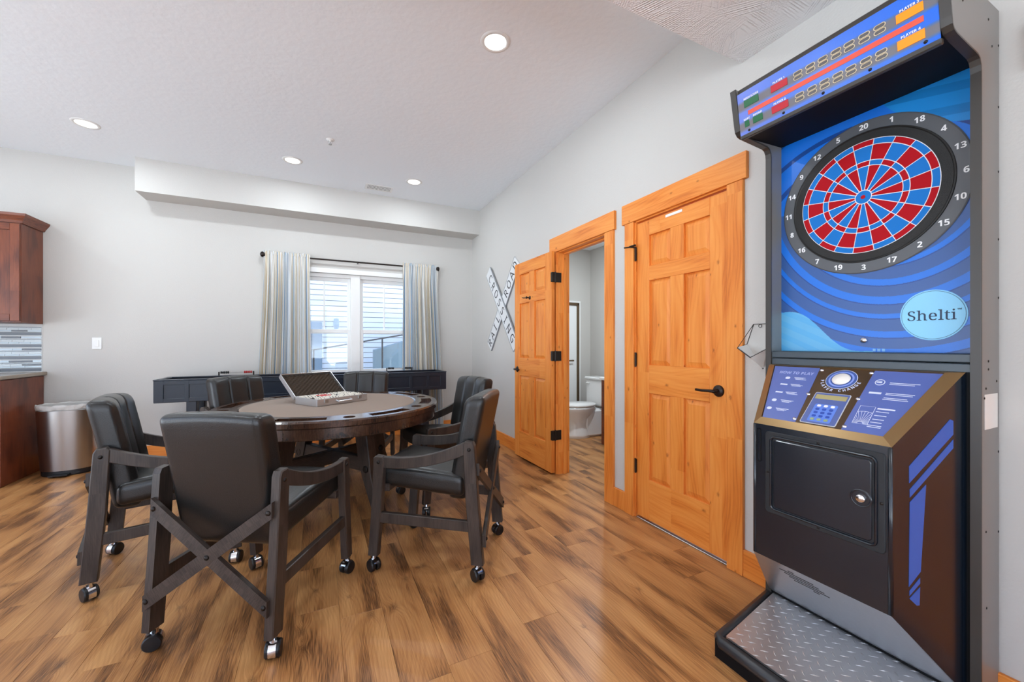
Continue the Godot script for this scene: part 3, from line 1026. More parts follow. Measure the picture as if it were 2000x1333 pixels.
# ------------------------------------------------------------------ poker table
func build_table() -> void:
	var t := thing("poker_table", v3(0.095, 0, -3.28), "round dark-wood poker table with tan felt and cup holders", "table")
	t.rotation.y = 0.1
	var R := 0.765
	# rim with cup holders and chip trays cut into it
	var rim := CSGCombiner3D.new()
	rim.name = "rim"
	var ring := CSGPolygon3D.new()
	ring.polygon = PackedVector2Array([Vector2(0.588, 0.722), Vector2(0.752, 0.722), Vector2(0.764, 0.73), Vector2(0.765, 0.758), Vector2(0.757, 0.768), Vector2(0.6, 0.77), Vector2(0.588, 0.766)])
	ring.mode = CSGPolygon3D.MODE_SPIN
	ring.spin_sides = 128
	ring.smooth_faces = false
	ring.material = mats.table_wood
	rim.add_child(ring)
	for k in 8:
		var a := TAU * k / 8.0
		var cup := CSGCylinder3D.new()
		cup.operation = CSGShape3D.OPERATION_SUBTRACTION
		cup.radius = 0.036
		cup.height = 0.06
		cup.sides = 28
		cup.position = v3(cos(a) * 0.68, 0.77, sin(a) * 0.68)
		cup.material = mats.table_wood
		rim.add_child(cup)
		var b := a + TAU / 16.0
		# chip tray: a pill bent along the rim
		var pill := PackedVector2Array()
		for i in 13:
			var w := b - 0.21 + 0.42 * i / 12.0
			pill.append(Vector2(cos(w), sin(w)) * 0.722)
		for i in 13:
			var w := b + 0.21 - 0.42 * i / 12.0
			pill.append(Vector2(cos(w), sin(w)) * 0.645)
		var tray := CSGPolygon3D.new()
		tray.operation = CSGShape3D.OPERATION_SUBTRACTION
		tray.polygon = pill
		tray.depth = 0.06
		tray.rotation.x = PI / 2
		tray.position = v3(0, 0.742, 0)
		tray.material = mats.table_wood
		rim.add_child(tray)
	t.add_child(rim)
	var st := new_st(true)
	lathe(st, [Vector2(0, 0.771), Vector2(0.57, 0.771), Vector2(0.585, 0.769), Vector2(0.592, 0.764)], 96)
	obj("felt_top", st, mats.felt, t)
	st = new_st()
	lathe(st, [Vector2(0.70, 0.655), Vector2(0.745, 0.655), Vector2(0.749, 0.66), Vector2(0.749, 0.722), Vector2(0.70, 0.722)], 128)
	obj("apron", st, mats.table_wood, t)
	st = new_st()
	lathe(st, [Vector2(0, 0.69), Vector2(0.71, 0.69), Vector2(0.71, 0.70)], 48)
	obj("underside", st, mats.dark_wood, t)
	# four splayed slab legs, cross stretchers, bolts
	for k in 4:
		var a := deg_to_rad(64.0 + 90.0 * k)
		var xf := Transform3D(Basis(v3(cos(a), 0, sin(a)), Vector3.UP, v3(cos(a), 0, sin(a)).cross(Vector3.UP)), Vector3.ZERO)
		st = new_st()
		prism(st, PackedVector2Array([Vector2(0.27, 0.69), Vector2(0.40, 0.69), Vector2(0.455, 0.40), Vector2(0.465, 0.31), Vector2(0.575, 0.0), Vector2(0.515, 0.0), Vector2(0.37, 0.29), Vector2(0.33, 0.40)]), -0.032, 0.032, xf, 0.005)
		var leg := obj("leg", st, mats.dark_wood, t)
		st = new_st()
		lathe(st, [Vector2(0.026, -0.035), Vector2(0.026, 0.038), Vector2(0.018, 0.043), Vector2(0, 0.043)], 16, xf * Transform3D(Basis(Vector3(1, 0, 0), PI / 2), v3(0.415, 0.345, 0)))
		obj("bolt_cap", st, mats.bolt, leg)
		st = new_st()
		box(st, v3(0.19, 0.37, 0), v3(0.38, 0.10, 0.05), 0.004, xf)
		obj("stretcher", st, mats.dark_wood, t)
	# aluminium chip case, open
	var w := v3(0.844, 0, -0.536)
	var d := v3(-0.536, 0, -0.844)
	var c := thing("chip_case", v3(-0.01, 0.7715, -3.10) + w * 0.2 + d * 0.13, "open aluminium poker chip case with foam-lined lid on the table", "case")
	c.basis = Basis(w, Vector3.UP, -d)
	st = new_st()
	box(st, v3(0, 0.006, 0), v3(0.408, 0.0119, 0.258))
	box(st, v3(0, 0.026, 0.132), v3(0.42, 0.05, 0.007), 0.002)
	box(st, v3(0, 0.026, -0.132), v3(0.42, 0.05, 0.007), 0.002)
	box(st, v3(0.2075, 0.0262, 0), v3(0.007, 0.0506, 0.2575), 0.001)
	box(st, v3(-0.2075, 0.0262, 0), v3(0.007, 0.0506, 0.2575), 0.001)
	obj("tray_shell", st, mats.aluminium, c)
	st = new_st()
	box(st, v3(0, 0.018, 0), v3(0.405, 0.012, 0.255))
	obj("foam_tray", st, mats.black, c)
	st = new_st()
	tube(st, [v3(-0.06, 0.03, 0.136), v3(-0.055, 0.022, 0.156), v3(0.055, 0.022, 0.156), v3(0.06, 0.03, 0.136)], 0.006, 8)
	obj("handle", st, mats.aluminium, c)
	for x in [-0.14, 0.14]:
		st = new_st()
		box(st, v3(x, 0.034, 0.138), v3(0.03, 0.026, 0.008), 0.002)
		obj("latch", st, mats.steel, c)
	var lid_xf := Transform3D(Basis(Vector3(1, 0, 0), deg_to_rad(-52.0)), v3(0, 0.05, -0.135))
	var lid := Node3D.new()
	lid.name = "lid"
	lid.transform = lid_xf
	c.add_child(lid)
	st = new_st()
	box(st, v3(0, 0.13, -0.029), v3(0.408, 0.248, 0.006))
	box(st, v3(0, 0.003, -0.015), v3(0.42, 0.006, 0.034), 0.002)
	box(st, v3(0, 0.257, -0.015), v3(0.42, 0.006, 0.034), 0.002)
	box(st, v3(0.2075, 0.13, -0.0153), v3(0.006, 0.2475, 0.0346), 0.001)
	box(st, v3(-0.2075, 0.13, -0.0153), v3(0.006, 0.2475, 0.0346), 0.001)
	obj("lid_shell", st, mats.aluminium, lid)
	# egg-crate foam
	st = new_st(true)
	var nx := 84
	var ny := 52
	for i in nx:
		for j in ny:
			var q := []
			for e in [[0, 0], [1, 0], [1, 1], [0, 1]]:
				var x: float = -0.202 + 0.404 * (i + e[0]) / nx
				var y: float = 0.008 + 0.244 * (j + e[1]) / ny
				q.append(v3(x, y, -0.017 + 0.006 * sin(x * TAU / 0.036) * sin(y * TAU / 0.03)))
			quad(st, q[0], q[1], q[2], q[3])
	obj("foam_lining", st, relief(plain(rgb8(62, 50, 38), 0.95), noise_tex(0.2, 71, 2, 256), 0.02, 0.1), lid)
	# rows of chips standing on edge in the tray
	var chip := new_st()
	lathe(chip, [Vector2(0, -0.0016), Vector2(0.0195, -0.0016), Vector2(0.0195, 0.0016), Vector2(0, 0.0016)], 18, Transform3D(Basis(Vector3(0, 0, 1), PI / 2), Vector3.ZERO))
	var chip_mesh := mesh_of(chip)
	var tints := [Color(0.78, 0.74, 0.62), Color(0.78, 0.74, 0.62), Color(0.62, 0.06, 0.06), Color(0.80, 0.77, 0.68), Color(0.05, 0.05, 0.05)]
	var tf := []
	var cols := []
	for row in 5:
		for k in 100:
			if (row == 2 and k > 46 and k < 60) or rng.randf() < 0.04:
				continue
			tf.append(Transform3D(Basis(), v3(-0.19 + k * 0.0038, 0.038 + rng.randf() * 0.002, -0.104 + row * 0.052)))
			var pick := Color(0.8, 0.76, 0.66)
			if row in [1, 2] and k > 22 and k < 46:
				pick = tints[2]
			elif (k / 2) % 3 == 0:
				pick = tints[4] if rng.randf() < 0.5 else tints[3]
			cols.append(pick)
	var mm := MultiMesh.new()
	mm.transform_format = MultiMesh.TRANSFORM_3D
	mm.use_colors = true
	mm.mesh = chip_mesh
	mm.instance_count = tf.size()
	for i in tf.size():
		mm.set_instance_transform(i, tf[i])
		mm.set_instance_color(i, cols[i])
	var chips := MultiMeshInstance3D.new()
	chips.name = "poker_chips"
	chips.multimesh = mm
	var cm := plain(Color.WHITE, 0.4)
	cm.vertex_color_use_as_albedo = true
	chips.material_override = cm
	chips.transform = c.transform
	add_child(chips)
	tag(chips, "rows of cream, red and black poker chips in the open case", "poker chips")
	chips.set_meta("kind", "stuff")

# ------------------------------------------------------------------ caster chairs
func caster(parent: Node, at: Vector3, turn: float) -> void:
	var o := Node3D.new()
	o.name = "caster"
	o.position = at
	o.rotation.y = turn
	o.scale = Vector3.ONE * 1.18
	parent.add_child(o, true)
	for s in [-1.0, 1.0]:
		var st := new_st()
		lathe(st, [Vector2(0, -0.009), Vector2(0.022, -0.009), Vector2(0.027, -0.005), Vector2(0.027, 0.006), Vector2(0.024, 0.010), Vector2(0, 0.0105)], 24, Transform3D(Basis(Vector3(0, 0, 1), -PI / 2 * s), v3(0.013 * s, 0.027, 0)))
		obj("wheel", st, mats.black_plastic, o)
	var st2 := new_st(true)
	lathe(st2, [Vector2(0.0295, -0.0115), Vector2(0.0295, 0.0115)], 20, Transform3D(Basis(Vector3(0, 0, 1), -PI / 2), v3(0, 0.028, 0)), deg_to_rad(60), deg_to_rad(245))
	lathe(st2, [Vector2(0.0265, -0.0115), Vector2(0.0265, 0.0115)], 20, Transform3D(Basis(Vector3(0, 0, 1), -PI / 2), v3(0, 0.028, 0)), deg_to_rad(60), deg_to_rad(245))
	lathe(st2, [Vector2(0.012, 0.045), Vector2(0.012, 0.068), Vector2(0.014, 0.07), Vector2(0.014, 0.072)], 14, Transform3D(Basis(), v3(0, 0, 0.004)))
	obj("hood", st2, mats.chrome, o)

func make_chair(at: Vector3, turn_deg: float, label: String, spins: Array) -> Node3D:
	var o := thing("poker_chair", at, label, "chair", "caster chairs round the poker table")
	o.rotation_degrees.y = turn_deg
	if not mats.has("chair_parts"):
		mats.chair_parts = chair_meshes()
	for p in mats.chair_parts:
		put(p[0], p[1], p[2], o)
	var k := 0
	for c in [v3(-0.253, 0, 0.285), v3(0.253, 0, 0.285), v3(-0.255, 0, -0.285), v3(0.255, 0, -0.285)]:
		caster(o, c, spins[k])
		k += 1
	return o

# seat height profile shared by cushion and back; the chair looks towards -z
func chair_meshes() -> Array:
	var parts := []
	var st: SurfaceTool
	for s in [-1.0, 1.0]:
		var x0: float = 0.236 * s
		var x1: float = 0.272 * s
		var turn := Transform3D(Basis(v3(0, 0, 1), v3(0, 1, 0), v3(-1, 0, 0)), Vector3.ZERO)   # profile x -> z, extrusion -> -x
		# rear leg leans forward towards the top
		st = new_st()
		prism(st, PackedVector2Array([Vector2(0.255, 0.083), Vector2(0.318, 0.083), Vector2(0.292, 0.40), Vector2(0.272, 0.69), Vector2(0.262, 0.71), Vector2(0.225, 0.714), Vector2(0.212, 0.70), Vector2(0.226, 0.40)]), -x0, -x1, turn, 0.004)
		parts.append(["leg", mesh_of(st), mats.dark_wood])
		st = new_st()
		prism(st, PackedVector2Array([Vector2(-0.312, 0.083), Vector2(-0.258, 0.083), Vector2(-0.232, 0.40), Vector2(-0.222, 0.60), Vector2(-0.228, 0.614), Vector2(-0.268, 0.617), Vector2(-0.28, 0.607), Vector2(-0.288, 0.40)]), -x0, -x1, turn, 0.004)
		parts.append(["leg", mesh_of(st), mats.dark_wood])
		# hollow-curved arm between the posts
		var arm := PackedVector2Array()
		for i in 13:
			var f := i / 12.0
			arm.append(Vector2(lerpf(-0.226, 0.216, f), 0.612 + 0.095 * pow(f, 2.1) - 0.006 * sin(PI * f)))
		for i in 13:
			var f := 1.0 - i / 12.0
			arm.append(Vector2(lerpf(-0.226, 0.222, f), 0.552 + 0.090 * pow(f, 2.0) - 0.004 * sin(PI * f)))
		st = new_st()
		prism(st, arm, -0.239 * s, -0.268 * s, turn, 0.003)
		parts.append(["armrest", mesh_of(st), mats.dark_wood])
		st = new_st()
		prism(st, PackedVector2Array([Vector2(-0.262, 0.262), Vector2(0.245, 0.248), Vector2(0.242, 0.303), Vector2(-0.258, 0.317)]), -0.243 * s, -0.266 * s, turn, 0.003)
		parts.append(["side_stretcher", mesh_of(st), mats.dark_wood])
		# bolts on the outer face
		st = new_st(true)
		for b in [Vector2(0.245, 0.672), Vector2(-0.25, 0.585)]:
			lathe(st, [Vector2(0.009, 0), Vector2(0.009, 0.003), Vector2(0.004, 0.006), Vector2(0, 0.006)], 12, Transform3D(Basis(v3(0, -s, 0), v3(s, 0, 0), v3(0, 0, 1)), v3(0.272 * s, b.y, b.x)))
		parts.append(["bolt", mesh_of(st), mats.bolt])
	# crossed flat boards at the back, following the rear legs
	for s in [-1.0, 1.0]:
		st = new_st()
		var z_off := 0.009 if s > 0.0 else 0.012
		var a := v3(-0.25 * s, 0.566, 0.276 + z_off)
		var b := v3(0.25 * s, 0.205, 0.306 + z_off)
		var t := (b - a).normalized()
		var nrm := t.cross(v3(0, 0, 1)).normalized()
		var face := nrm.cross(t).normalized()
		if face.z < 0.0:
			face = -face
		var xf := Transform3D(Basis(t, nrm, t.cross(nrm)), a)
		var len := a.distance_to(b)
		prism(st, PackedVector2Array([Vector2(-0.022, -0.025 * s), Vector2(len - 0.014, -0.025 * s), Vector2(len + 0.022, 0.025 * s), Vector2(0.014, 0.025 * s)]), -0.010, 0.010, xf, 0.002)
		parts.append(["cross_brace", mesh_of(st), mats.dark_wood])
		for e in [a + t * 0.012, b - t * 0.012] + ([(a + b) * 0.5] if s < 0.0 else []):
			st = new_st(true)
			lathe(st, [Vector2(0.010, 0), Vector2(0.010, 0.003), Vector2(0.005, 0.007), Vector2(0, 0.007)], 12, Transform3D(Basis(t, face, t.cross(face)), e + face * 0.0101))
			parts.append(["bolt", mesh_of(st), mats.bolt])
	# seat cushion
	st = new_st(true)
	soft_box(st, v3(0.455, 0.118, 0.50), 0.035, Vector3i(24, 8, 26), func(p: Vector3) -> Vector3:
		var q := p
		var crown := 0.012 * (1.0 - pow(p.x / 0.23, 2.0)) * (1.0 - pow(p.z / 0.26, 2.0))
		if p.y > 0.0:
			q.y += crown
		q.y += 0.482 - p.z * 0.085
		q.z -= 0.045
		return q)
	parts.append(["seat", mesh_of(st), mats.leather])
	st = new_st()
	box(st, v3(0, 0.44, -0.22), v3(0.475, 0.04, 0.03), 0.003)
	parts.append(["seat_rail", mesh_of(st), mats.dark_wood])
	# back: leaning slab with two channels on its front face, top edge slightly crowned
	st = new_st(true)
	soft_box(st, v3(0.434, 0.545, 0.105), 0.034, Vector3i(60, 30, 8), func(p: Vector3) -> Vector3:
		var q := p
		if p.z < 0.0:
			var dip := 0.0
			for sx in [-0.078, 0.078]:
				dip += exp(-pow((p.x - sx) / 0.0055, 2.0))
			var puff := 0.010 * absf(cos(p.x / 0.156 * PI)) if absf(p.x) < 0.2 else 0.0
			q.z += dip * 0.012 - puff * clampf((0.272 - absf(p.y)) * 20.0, 0.0, 1.0)
			q.z += 0.02 * (1.0 - pow(p.x / 0.225, 2.0)) - 0.008
		if p.y > 0.2:
			q.y += 0.012 * (1.0 - pow(p.x / 0.225, 2.0)) - 0.006 * (exp(-pow((p.x - 0.078) / 0.006, 2.0)) + exp(-pow((p.x + 0.078) / 0.006, 2.0))) * clampf((0.02 - p.z) * 40.0, 0.0, 1.0)
		var f := (p.y + 0.2725) / 0.545          # 0 at the bottom, 1 at the top
		q.x *= lerpf(0.955, 1.0, f)
		q.z += 0.162 + 0.090 * f + 0.014 * f * f
		q.y += 0.385 + 0.2725
		return q)
	parts.append(["backrest", mesh_of(st), mats.leather])
	return parts

func build_chairs() -> void:
	make_chair(v3(-0.233, 0, -2.16), -30.5, "dark leather caster chair in front, its crossed back towards the camera", [2.2, 0.4, 1.0, 2.9])
	make_chair(v3(-0.74, 0, -2.86), -80.6, "leftmost dark leather caster chair, side-on, nearest the trash can", [0.9, 2.1, 0.3, 1.2])
	make_chair(v3(0.642, 0, -2.278), 54.6, "dark leather caster chair side-on at the front right of the poker table", [2.4, 0.8, 2.6, 0.9])
	make_chair(v3(0.916, 0, -3.085), 99.8, "dark leather caster chair at the right of the table, second nearest the open door", [0.5, 1.9, 1.1, 0.2])
	make_chair(v3(0.345, 0, -4.02), 161.0, "dark leather caster chair behind the open chip case, facing the camera", [0.5, 1.5, 2.0, 0.7])
	make_chair(v3(-0.47, 0, -3.89), 223.0, "dark leather caster chair at the back left, in front of the shuffleboard table", [1.0, 0.2, 2.2, 1.4])

# ------------------------------------------------------------------ electronic dart machine against the right wall
const DART := Vector3(1.72, 0, -0.802)

func dput(called: String, st: SurfaceTool, mat: Material, parent: Node, first := true) -> MeshInstance3D:
	return obj(called, st, mat, parent, -DART if first else Vector3.ZERO)

func swirl_print() -> ImageTexture:
	var w := 480
	var h := 740
	var data := PackedByteArray()
	data.resize(w * h * 3)
	var slate := rgb8(48, 88, 152)
	var deep := rgb8(20, 66, 138)
	var bright := rgb8(16, 112, 216)
	var sky := rgb8(28, 136, 212)
	var pale := rgb8(98, 176, 222)
	for j in h:
		var y := 2.117 - 0.938 * j / h
		for i in w:
			var x := -0.307 + 0.614 * i / w        # right is near the camera
			# lower arcs swing round a point above right, upper ones round a point below
			var c: Color
			var dx := x - 0.06
			var dy := (y - 1.86) * 0.80
			var r := sqrt(dx * dx * 0.72 + dy * dy)
			var ang := atan2(dy, dx)
			var wave := r * 19.0 + 0.35 * sin(ang * 2.0 + 1.0) - 0.10 * ang
			var f := fposmod(wave, 1.0)
			if y < 1.80:
				var duty := 0.36 + 0.10 * sin(floor(wave) * 2.1)
				c = bright if f < duty else slate
				if f > duty and f < duty + 0.06:
					c = deep
			else:
				var rr := sqrt(x * x * 0.8 + pow(y - 1.66, 2.0))
				var g := fposmod(rr * 11.0 + x * 1.2, 1.0)
				c = bright if g < 0.42 else (deep if g < 0.62 else rgb8(28, 112, 214))
				if pow(x - 0.40, 2.0) + pow(y - 2.33, 2.0) < 0.40 * 0.40:
					var g2 := fposmod((y + x * 0.25) * 13.0, 1.0)
					c = sky if g2 < 0.6 else rgb8(16, 118, 188)
			# pale blade in the lower left corner
			if y < 1.36 - (x + 0.307) * 0.55 + 0.03 * sin((x + 0.3) * 20.0) and x < 0.03:
				c = pale if fposmod((y + x * 0.5) * 18.0, 1.0) < 0.55 else rgb8(84, 170, 222)
			var at := (j * w + i) * 3
			data[at] = int(c.r * 255.0)
			data[at + 1] = int(c.g * 255.0)
			data[at + 2] = int(c.b * 255.0)
	return ImageTexture.create_from_image(Image.create_from_data(w, h, false, Image.FORMAT_RGB8, data))

func score_print() -> ImageTexture:
	# blue field with grey bands that run behind the score windows
	var w := 600
	var h := 160
	var im := Image.create(w, h, false, Image.FORMAT_RGB8)
	im.fill(rgb8(70, 112, 214))
	for j in h:
		for i in w:
			var c := mixc(rgb8(112, 132, 214), rgb8(40, 108, 222), float(i) / w)
			var y := float(j) / h
			for b in [0.33, 0.80]:
				var d: float = absf(y - b) / 0.13
				c = mixc(c, rgb8(120, 112, 108), clampf(1.25 - d * d * 1.25, 0.0, 1.0) * 0.9)
			im.set_pixel(i, j, c)
	return ImageTexture.create_from_image(im)

func build_dart_machine() -> void:
	var m := thing("dart_machine", DART, "tall electronic dart machine with blue dartboard panel against the right wall", "dart machine")
	var side_mat := plain(rgb8(132, 129, 125), 0.36, 0.2)
	var black := plain(rgb8(11, 11, 13), 0.6, 0.0, 0.3)
	var body := plain(rgb8(15, 23, 33), 0.2, 0.0, 0.6)
	var trim := plain(rgb8(58, 54, 50), 0.38)
	var prof := [Vector2(1.992, 0.015), Vector2(1.845, 0.015), Vector2(1.845, 2.055), Vector2(1.842, 2.075), Vector2(1.832, 2.092), Vector2(1.815, 2.101), Vector2(1.66, 2.112), Vector2(1.642, 2.117), Vector2(1.630, 2.13), Vector2(1.625, 2.15), Vector2(1.598, 2.295), Vector2(1.992, 2.295)]
	var poly := PackedVector2Array(prof)
	for z in [-0.473, -1.109]:
		var st := new_st()
		prism(st, poly, z - 0.022, z)
		dput("side_panel", st, side_mat, m)
		st = new_st()
		var path := []
		for k in range(1, 11):
			path.append(v3(prof[k].x - 0.002, prof[k].y - (0.002 if k > 4 and k < 9 else 0.0), z - 0.011))
		strip(st, path, Vector3(0, 0, 1), 0.024, 0.006)
		dput("edge_moulding", st, trim, m)
		# screws down the side
		for s in [Vector2(1.70, 2.22), Vector2(1.90, 2.235), Vector2(1.985, 2.18), Vector2(1.93, 2.16), Vector2(1.985, 1.98), Vector2(1.985, 1.77), Vector2(1.985, 1.55), Vector2(1.985, 1.36), Vector2(1.90, 1.155), Vector2(1.90, 1.13), Vector2(1.97, 1.09), Vector2(1.88, 1.07), Vector2(1.867, 1.04), Vector2(1.985, 0.86), Vector2(1.88, 0.62), Vector2(1.985, 0.60), Vector2(1.885, 0.38), Vector2(1.88, 0.10)]:
			st = new_st()
			var o := 1.0 if z > -0.8 else -1.0
			lathe(st, [Vector2(0.0042, 0), Vector2(0.003, 0.0015), Vector2(0, 0.002)], 8, Transform3D(Basis(v3(1, 0, 0), v3(0, 0, o), v3(0, -o, 0)), v3(s.x, s.y, z if o > 0.0 else z - 0.022)))
			dput("screw", st, mats.bolt, m)
	var st := new_st()
	box2(st, v3(1.93, 0.02, -1.109), v3(1.992, 2.29, -0.495))
	box2(st, v3(1.62, 2.285, -1.109), v3(1.992, 2.295, -0.495))
	box2(st, v3(1.848, 0.015, -1.109), v3(1.93, 1.12, -0.495))
	dput("cabinet_body", st, black, m)
	# soffit of the head, and its front rail
	st = new_st()
	prism(st, PackedVector2Array([Vector2(1.648, 2.105), Vector2(1.93, 2.118), Vector2(1.93, 2.14), Vector2(1.63, 2.14)]), -1.109, -0.495)
	dput("head_underside", st, black, m)
	st = new_st()
	box(st, v3(1.623, 2.283, -0.802), v3(0.026, 0.024, 0.614), 0.004)
	dput("head_rail", st, trim, m)
	# printed dart panel
	st = new_st()
	quad(st, v3(1.92, 1.179, -1.109), v3(1.92, 1.179, -0.495), v3(1.92, 2.117, -0.495), v3(1.92, 2.117, -1.109), Vector2(0, 1), Vector2(1, 1), Vector2(1, 0), Vector2(0, 0))
	quad(st, v3(1.925, 1.179, -0.495), v3(1.925, 1.179, -1.109), v3(1.925, 2.117, -1.109), v3(1.925, 2.117, -0.495), Vector2(1, 1), Vector2(0, 1), Vector2(0, 0), Vector2(1, 0))
	var print_mat := plain(Color.WHITE, 0.3)
	print_mat.albedo_texture = swirl_print()
	var panel := dput("target_panel", st, print_mat, m)
	st = new_st()
	box2(st, v3(1.846, 1.150, -1.109), v3(1.93, 1.178, -0.495), 0.003)
	box2(st, v3(1.846, 1.118, -1.109), v3(1.93, 1.147, -0.495), 0.003)
	dput("ledge", st, plain(rgb8(62, 72, 80), 0.35), m)
	# key lock and three small marks at the foot of the panel
	st = new_st(true)
	lathe(st, [Vector2(0.0115, 0), Vector2(0.0115, 0.006), Vector2(0.008, 0.009), Vector2(0, 0.009)], 18, Transform3D(Basis(v3(0, 0, 1), v3(-1, 0, 0), v3(0, -1, 0)), v3(1.92, 1.225, -0.799)))
	dput("key_lock", st, mats.chrome, m)
	for k in 3:
		st = new_st()
		box2(st, v3(1.919, 1.182, -0.772 + k * 0.014), v3(1.9205, 1.192, -0.763 + k * 0.014))
		dput("printed_mark", st, plain(rgb8(120, 178, 226), 0.4), m)
	# dartboard
	var board := Node3D.new()
	board.name = "dartboard"
	board.transform = Transform3D(Basis(v3(0, 0, 1), v3(0, 1, 0), v3(-1, 0, 0)), v3(1.919, 1.785, -0.799) - DART)
	m.add_child(board)
	var face := Basis(Vector3(1, 0, 0), PI / 2)          # lathe axis -> board normal
	var R := 0.216
	st = new_st()
	lathe(st, [Vector2(0.250, 0.003), Vector2(0.293, 0.003), Vector2(0.297, 0.001)], 96, Transform3D(face, Vector3.ZERO))
	obj("number_ring", st, plain(rgb8(84, 86, 90), 0.4), board)
	st = new_st()
	lathe(st, [Vector2(R - 0.002, 0.004), Vector2(0.246, 0.005), Vector2(0.249, 0.008), Vector2(0.253, 0.007), Vector2(0.254, 0.002)], 96, Transform3D(face, Vector3.ZERO))
	obj("catch_ring", st, relief(plain(rgb8(24, 23, 22), 0.6), noise_tex(0.3, 77, 2, 256), 0.1, 0.2), board)
	st = new_st()
	lathe(st, [Vector2(0, 0.0062), Vector2(R + 0.001, 0.0062), Vector2(R + 0.001, 0.002)], 100, Transform3D(face, Vector3.ZERO))
	obj("web", st, plain(rgb8(232, 232, 234), 0.5), board)
	var red := relief(plain(rgb8(172, 6, 22), 0.6, 0.0, 0.3), noise_tex(0.35, 78, 2, 256), 0.05, 0.1)
	var blue := relief(plain(rgb8(28, 116, 196), 0.6, 0.0, 0.3), noise_tex(0.35, 79, 2, 256), 0.05, 0.1)
	var bands := [[0.905 * R, 0.995 * R], [0.642 * R, 0.893 * R], [0.552 * R, 0.630 * R], [0.128 * R, 0.540 * R]]
	var seg_names := ["double_segment", "outer_single_segment", "triple_segment", "inner_single_segment"]
	for b in 4:
		var r0: float = bands[b][0]
		var r1: float = bands[b][1]
		var pts := PackedVector2Array()
		for i in 7:
			var half := PI / 20.0 - 0.0013 / r1
			var a := PI / 2 - half + 2.0 * half * i / 6.0
			pts.append(Vector2(cos(a), sin(a)) * r1)
		for i in 7:
			var half := maxf(0.01, PI / 20.0 - 0.0013 / r0)
			var a := PI / 2 + half - 2.0 * half * i / 6.0
			pts.append(Vector2(cos(a), sin(a)) * r0)
		st = new_st()
		prism(st, pts, 0.004, 0.0072, Transform3D(), 0.0004)
		var mesh := mesh_of(st)
		for k in 20:
			var is_red := (k % 2 == 0) == (b in [0, 2])
			var s := put(seg_names[b], mesh, red if is_red else blue, board)
			s.rotation.z = -TAU / 20.0 * k
	st = new_st()
	lathe(st, [Vector2(0, 0.0078), Vector2(0.112 * R, 0.0075), Vector2(0.116 * R, 0.005)], 32, Transform3D(face, Vector3.ZERO))
	obj("outer_bull", st, blue, board)
	st = new_st()
	lathe(st, [Vector2(0, 0.0092), Vector2(0.034 * R, 0.0088), Vector2(0.036 * R, 0.006)], 20, Transform3D(face, Vector3.ZERO))
	obj("bullseye", st, red, board)
	var nums := [20, 1, 18, 4, 13, 6, 10, 15, 2, 17, 3, 19, 7, 16, 8, 11, 14, 9, 12, 5]
	var white_print := plain(rgb8(240, 240, 240), 0.5)
	for k in 20:
		var a := PI / 2 - TAU * k / 20.0
		put("number", text_mesh(str(nums[k]), 0.028, 0.001, true), white_print, board, v3(cos(a) * 0.2745, sin(a) * 0.2745, 0.0035))
	# oval maker's badge in the lower corner
	var logo := Node3D.new()
	logo.name = "badge"
	logo.transform = Transform3D(Basis(v3(0, 0, 1), v3(0, 1, 0), v3(-1, 0, 0)), v3(1.919, 1.311, -0.606) - DART)
	m.add_child(logo)
	var ell := func(a: float, b: float) -> PackedVector2Array:
		var out := PackedVector2Array()
		for i in 56:
			out.append(Vector2(cos(TAU * i / 56.0) * a, sin(TAU * i / 56.0) * b))
		return out
	for e in [[0.088, 0.088, 0.001, rgb8(132, 202, 240)], [0.084, 0.084, 0.0014, rgb8(54, 92, 130)], [0.0825, 0.0825, 0.0018, rgb8(136, 206, 242)]]:
		st = new_st()
		prism(st, ell.call(e[0] * 0.97, e[1]), 0.0, e[2])
		obj("badge_layer", st, plain(e[3], 0.35), logo)
	var dark_print := plain(rgb8(24, 48, 78), 0.5)
	put("lettering", text_mesh("Shelti", 0.047, 0.001, false, true), dark_print, logo, v3(-0.003, -0.002, 0.0023))
	put("lettering", text_mesh("™", 0.014, 0.001, false, true), dark_print, logo, v3(0.066, 0.014, 0.0023))
	# score head
	var score := Node3D.new()
	score.name = "score_display"
	score.transform = Transform3D(Basis(v3(0, 0, 1), v3(-0.1455, 0.9894, 0), v3(-0.9894, -0.1455, 0)), v3(1.625, 2.12, -0.802) - DART)
	m.add_child(score)
	var S := func(d: float, y: float) -> Vector2: return Vector2(0.802 - d, (y - 2.12) * 1.0107)
	st = new_st()
	quad(st, v3(-0.305, -0.02, 0.0), v3(0.305, -0.02, 0.0), v3(0.305, 0.152, 0.0), v3(-0.305, 0.152, 0.0), Vector2(0, 1), Vector2(1, 1), Vector2(1, 0), Vector2(0, 0))
	quad(st, v3(0.305, -0.02, -0.004), v3(-0.305, -0.02, -0.004), v3(-0.305, 0.152, -0.004), v3(0.305, 0.152, -0.004), Vector2(1, 1), Vector2(0, 1), Vector2(0, 0), Vector2(1, 0))
	var sm := plain(Color.WHITE, 0.2)
	sm.albedo_texture = score_print()
	obj("score_glass", st, sm, score)
	var green_w := plain(rgb8(24, 98, 58), 0.25)
	var red_w := plain(rgb8(188, 22, 40), 0.25)
	var orange_w := plain(rgb8(252, 138, 10), 0.3)
	orange_w.emission_enabled = true
	orange_w.emission = rgb8(252, 120, 0)
	orange_w.emission_energy_multiplier = 0.35
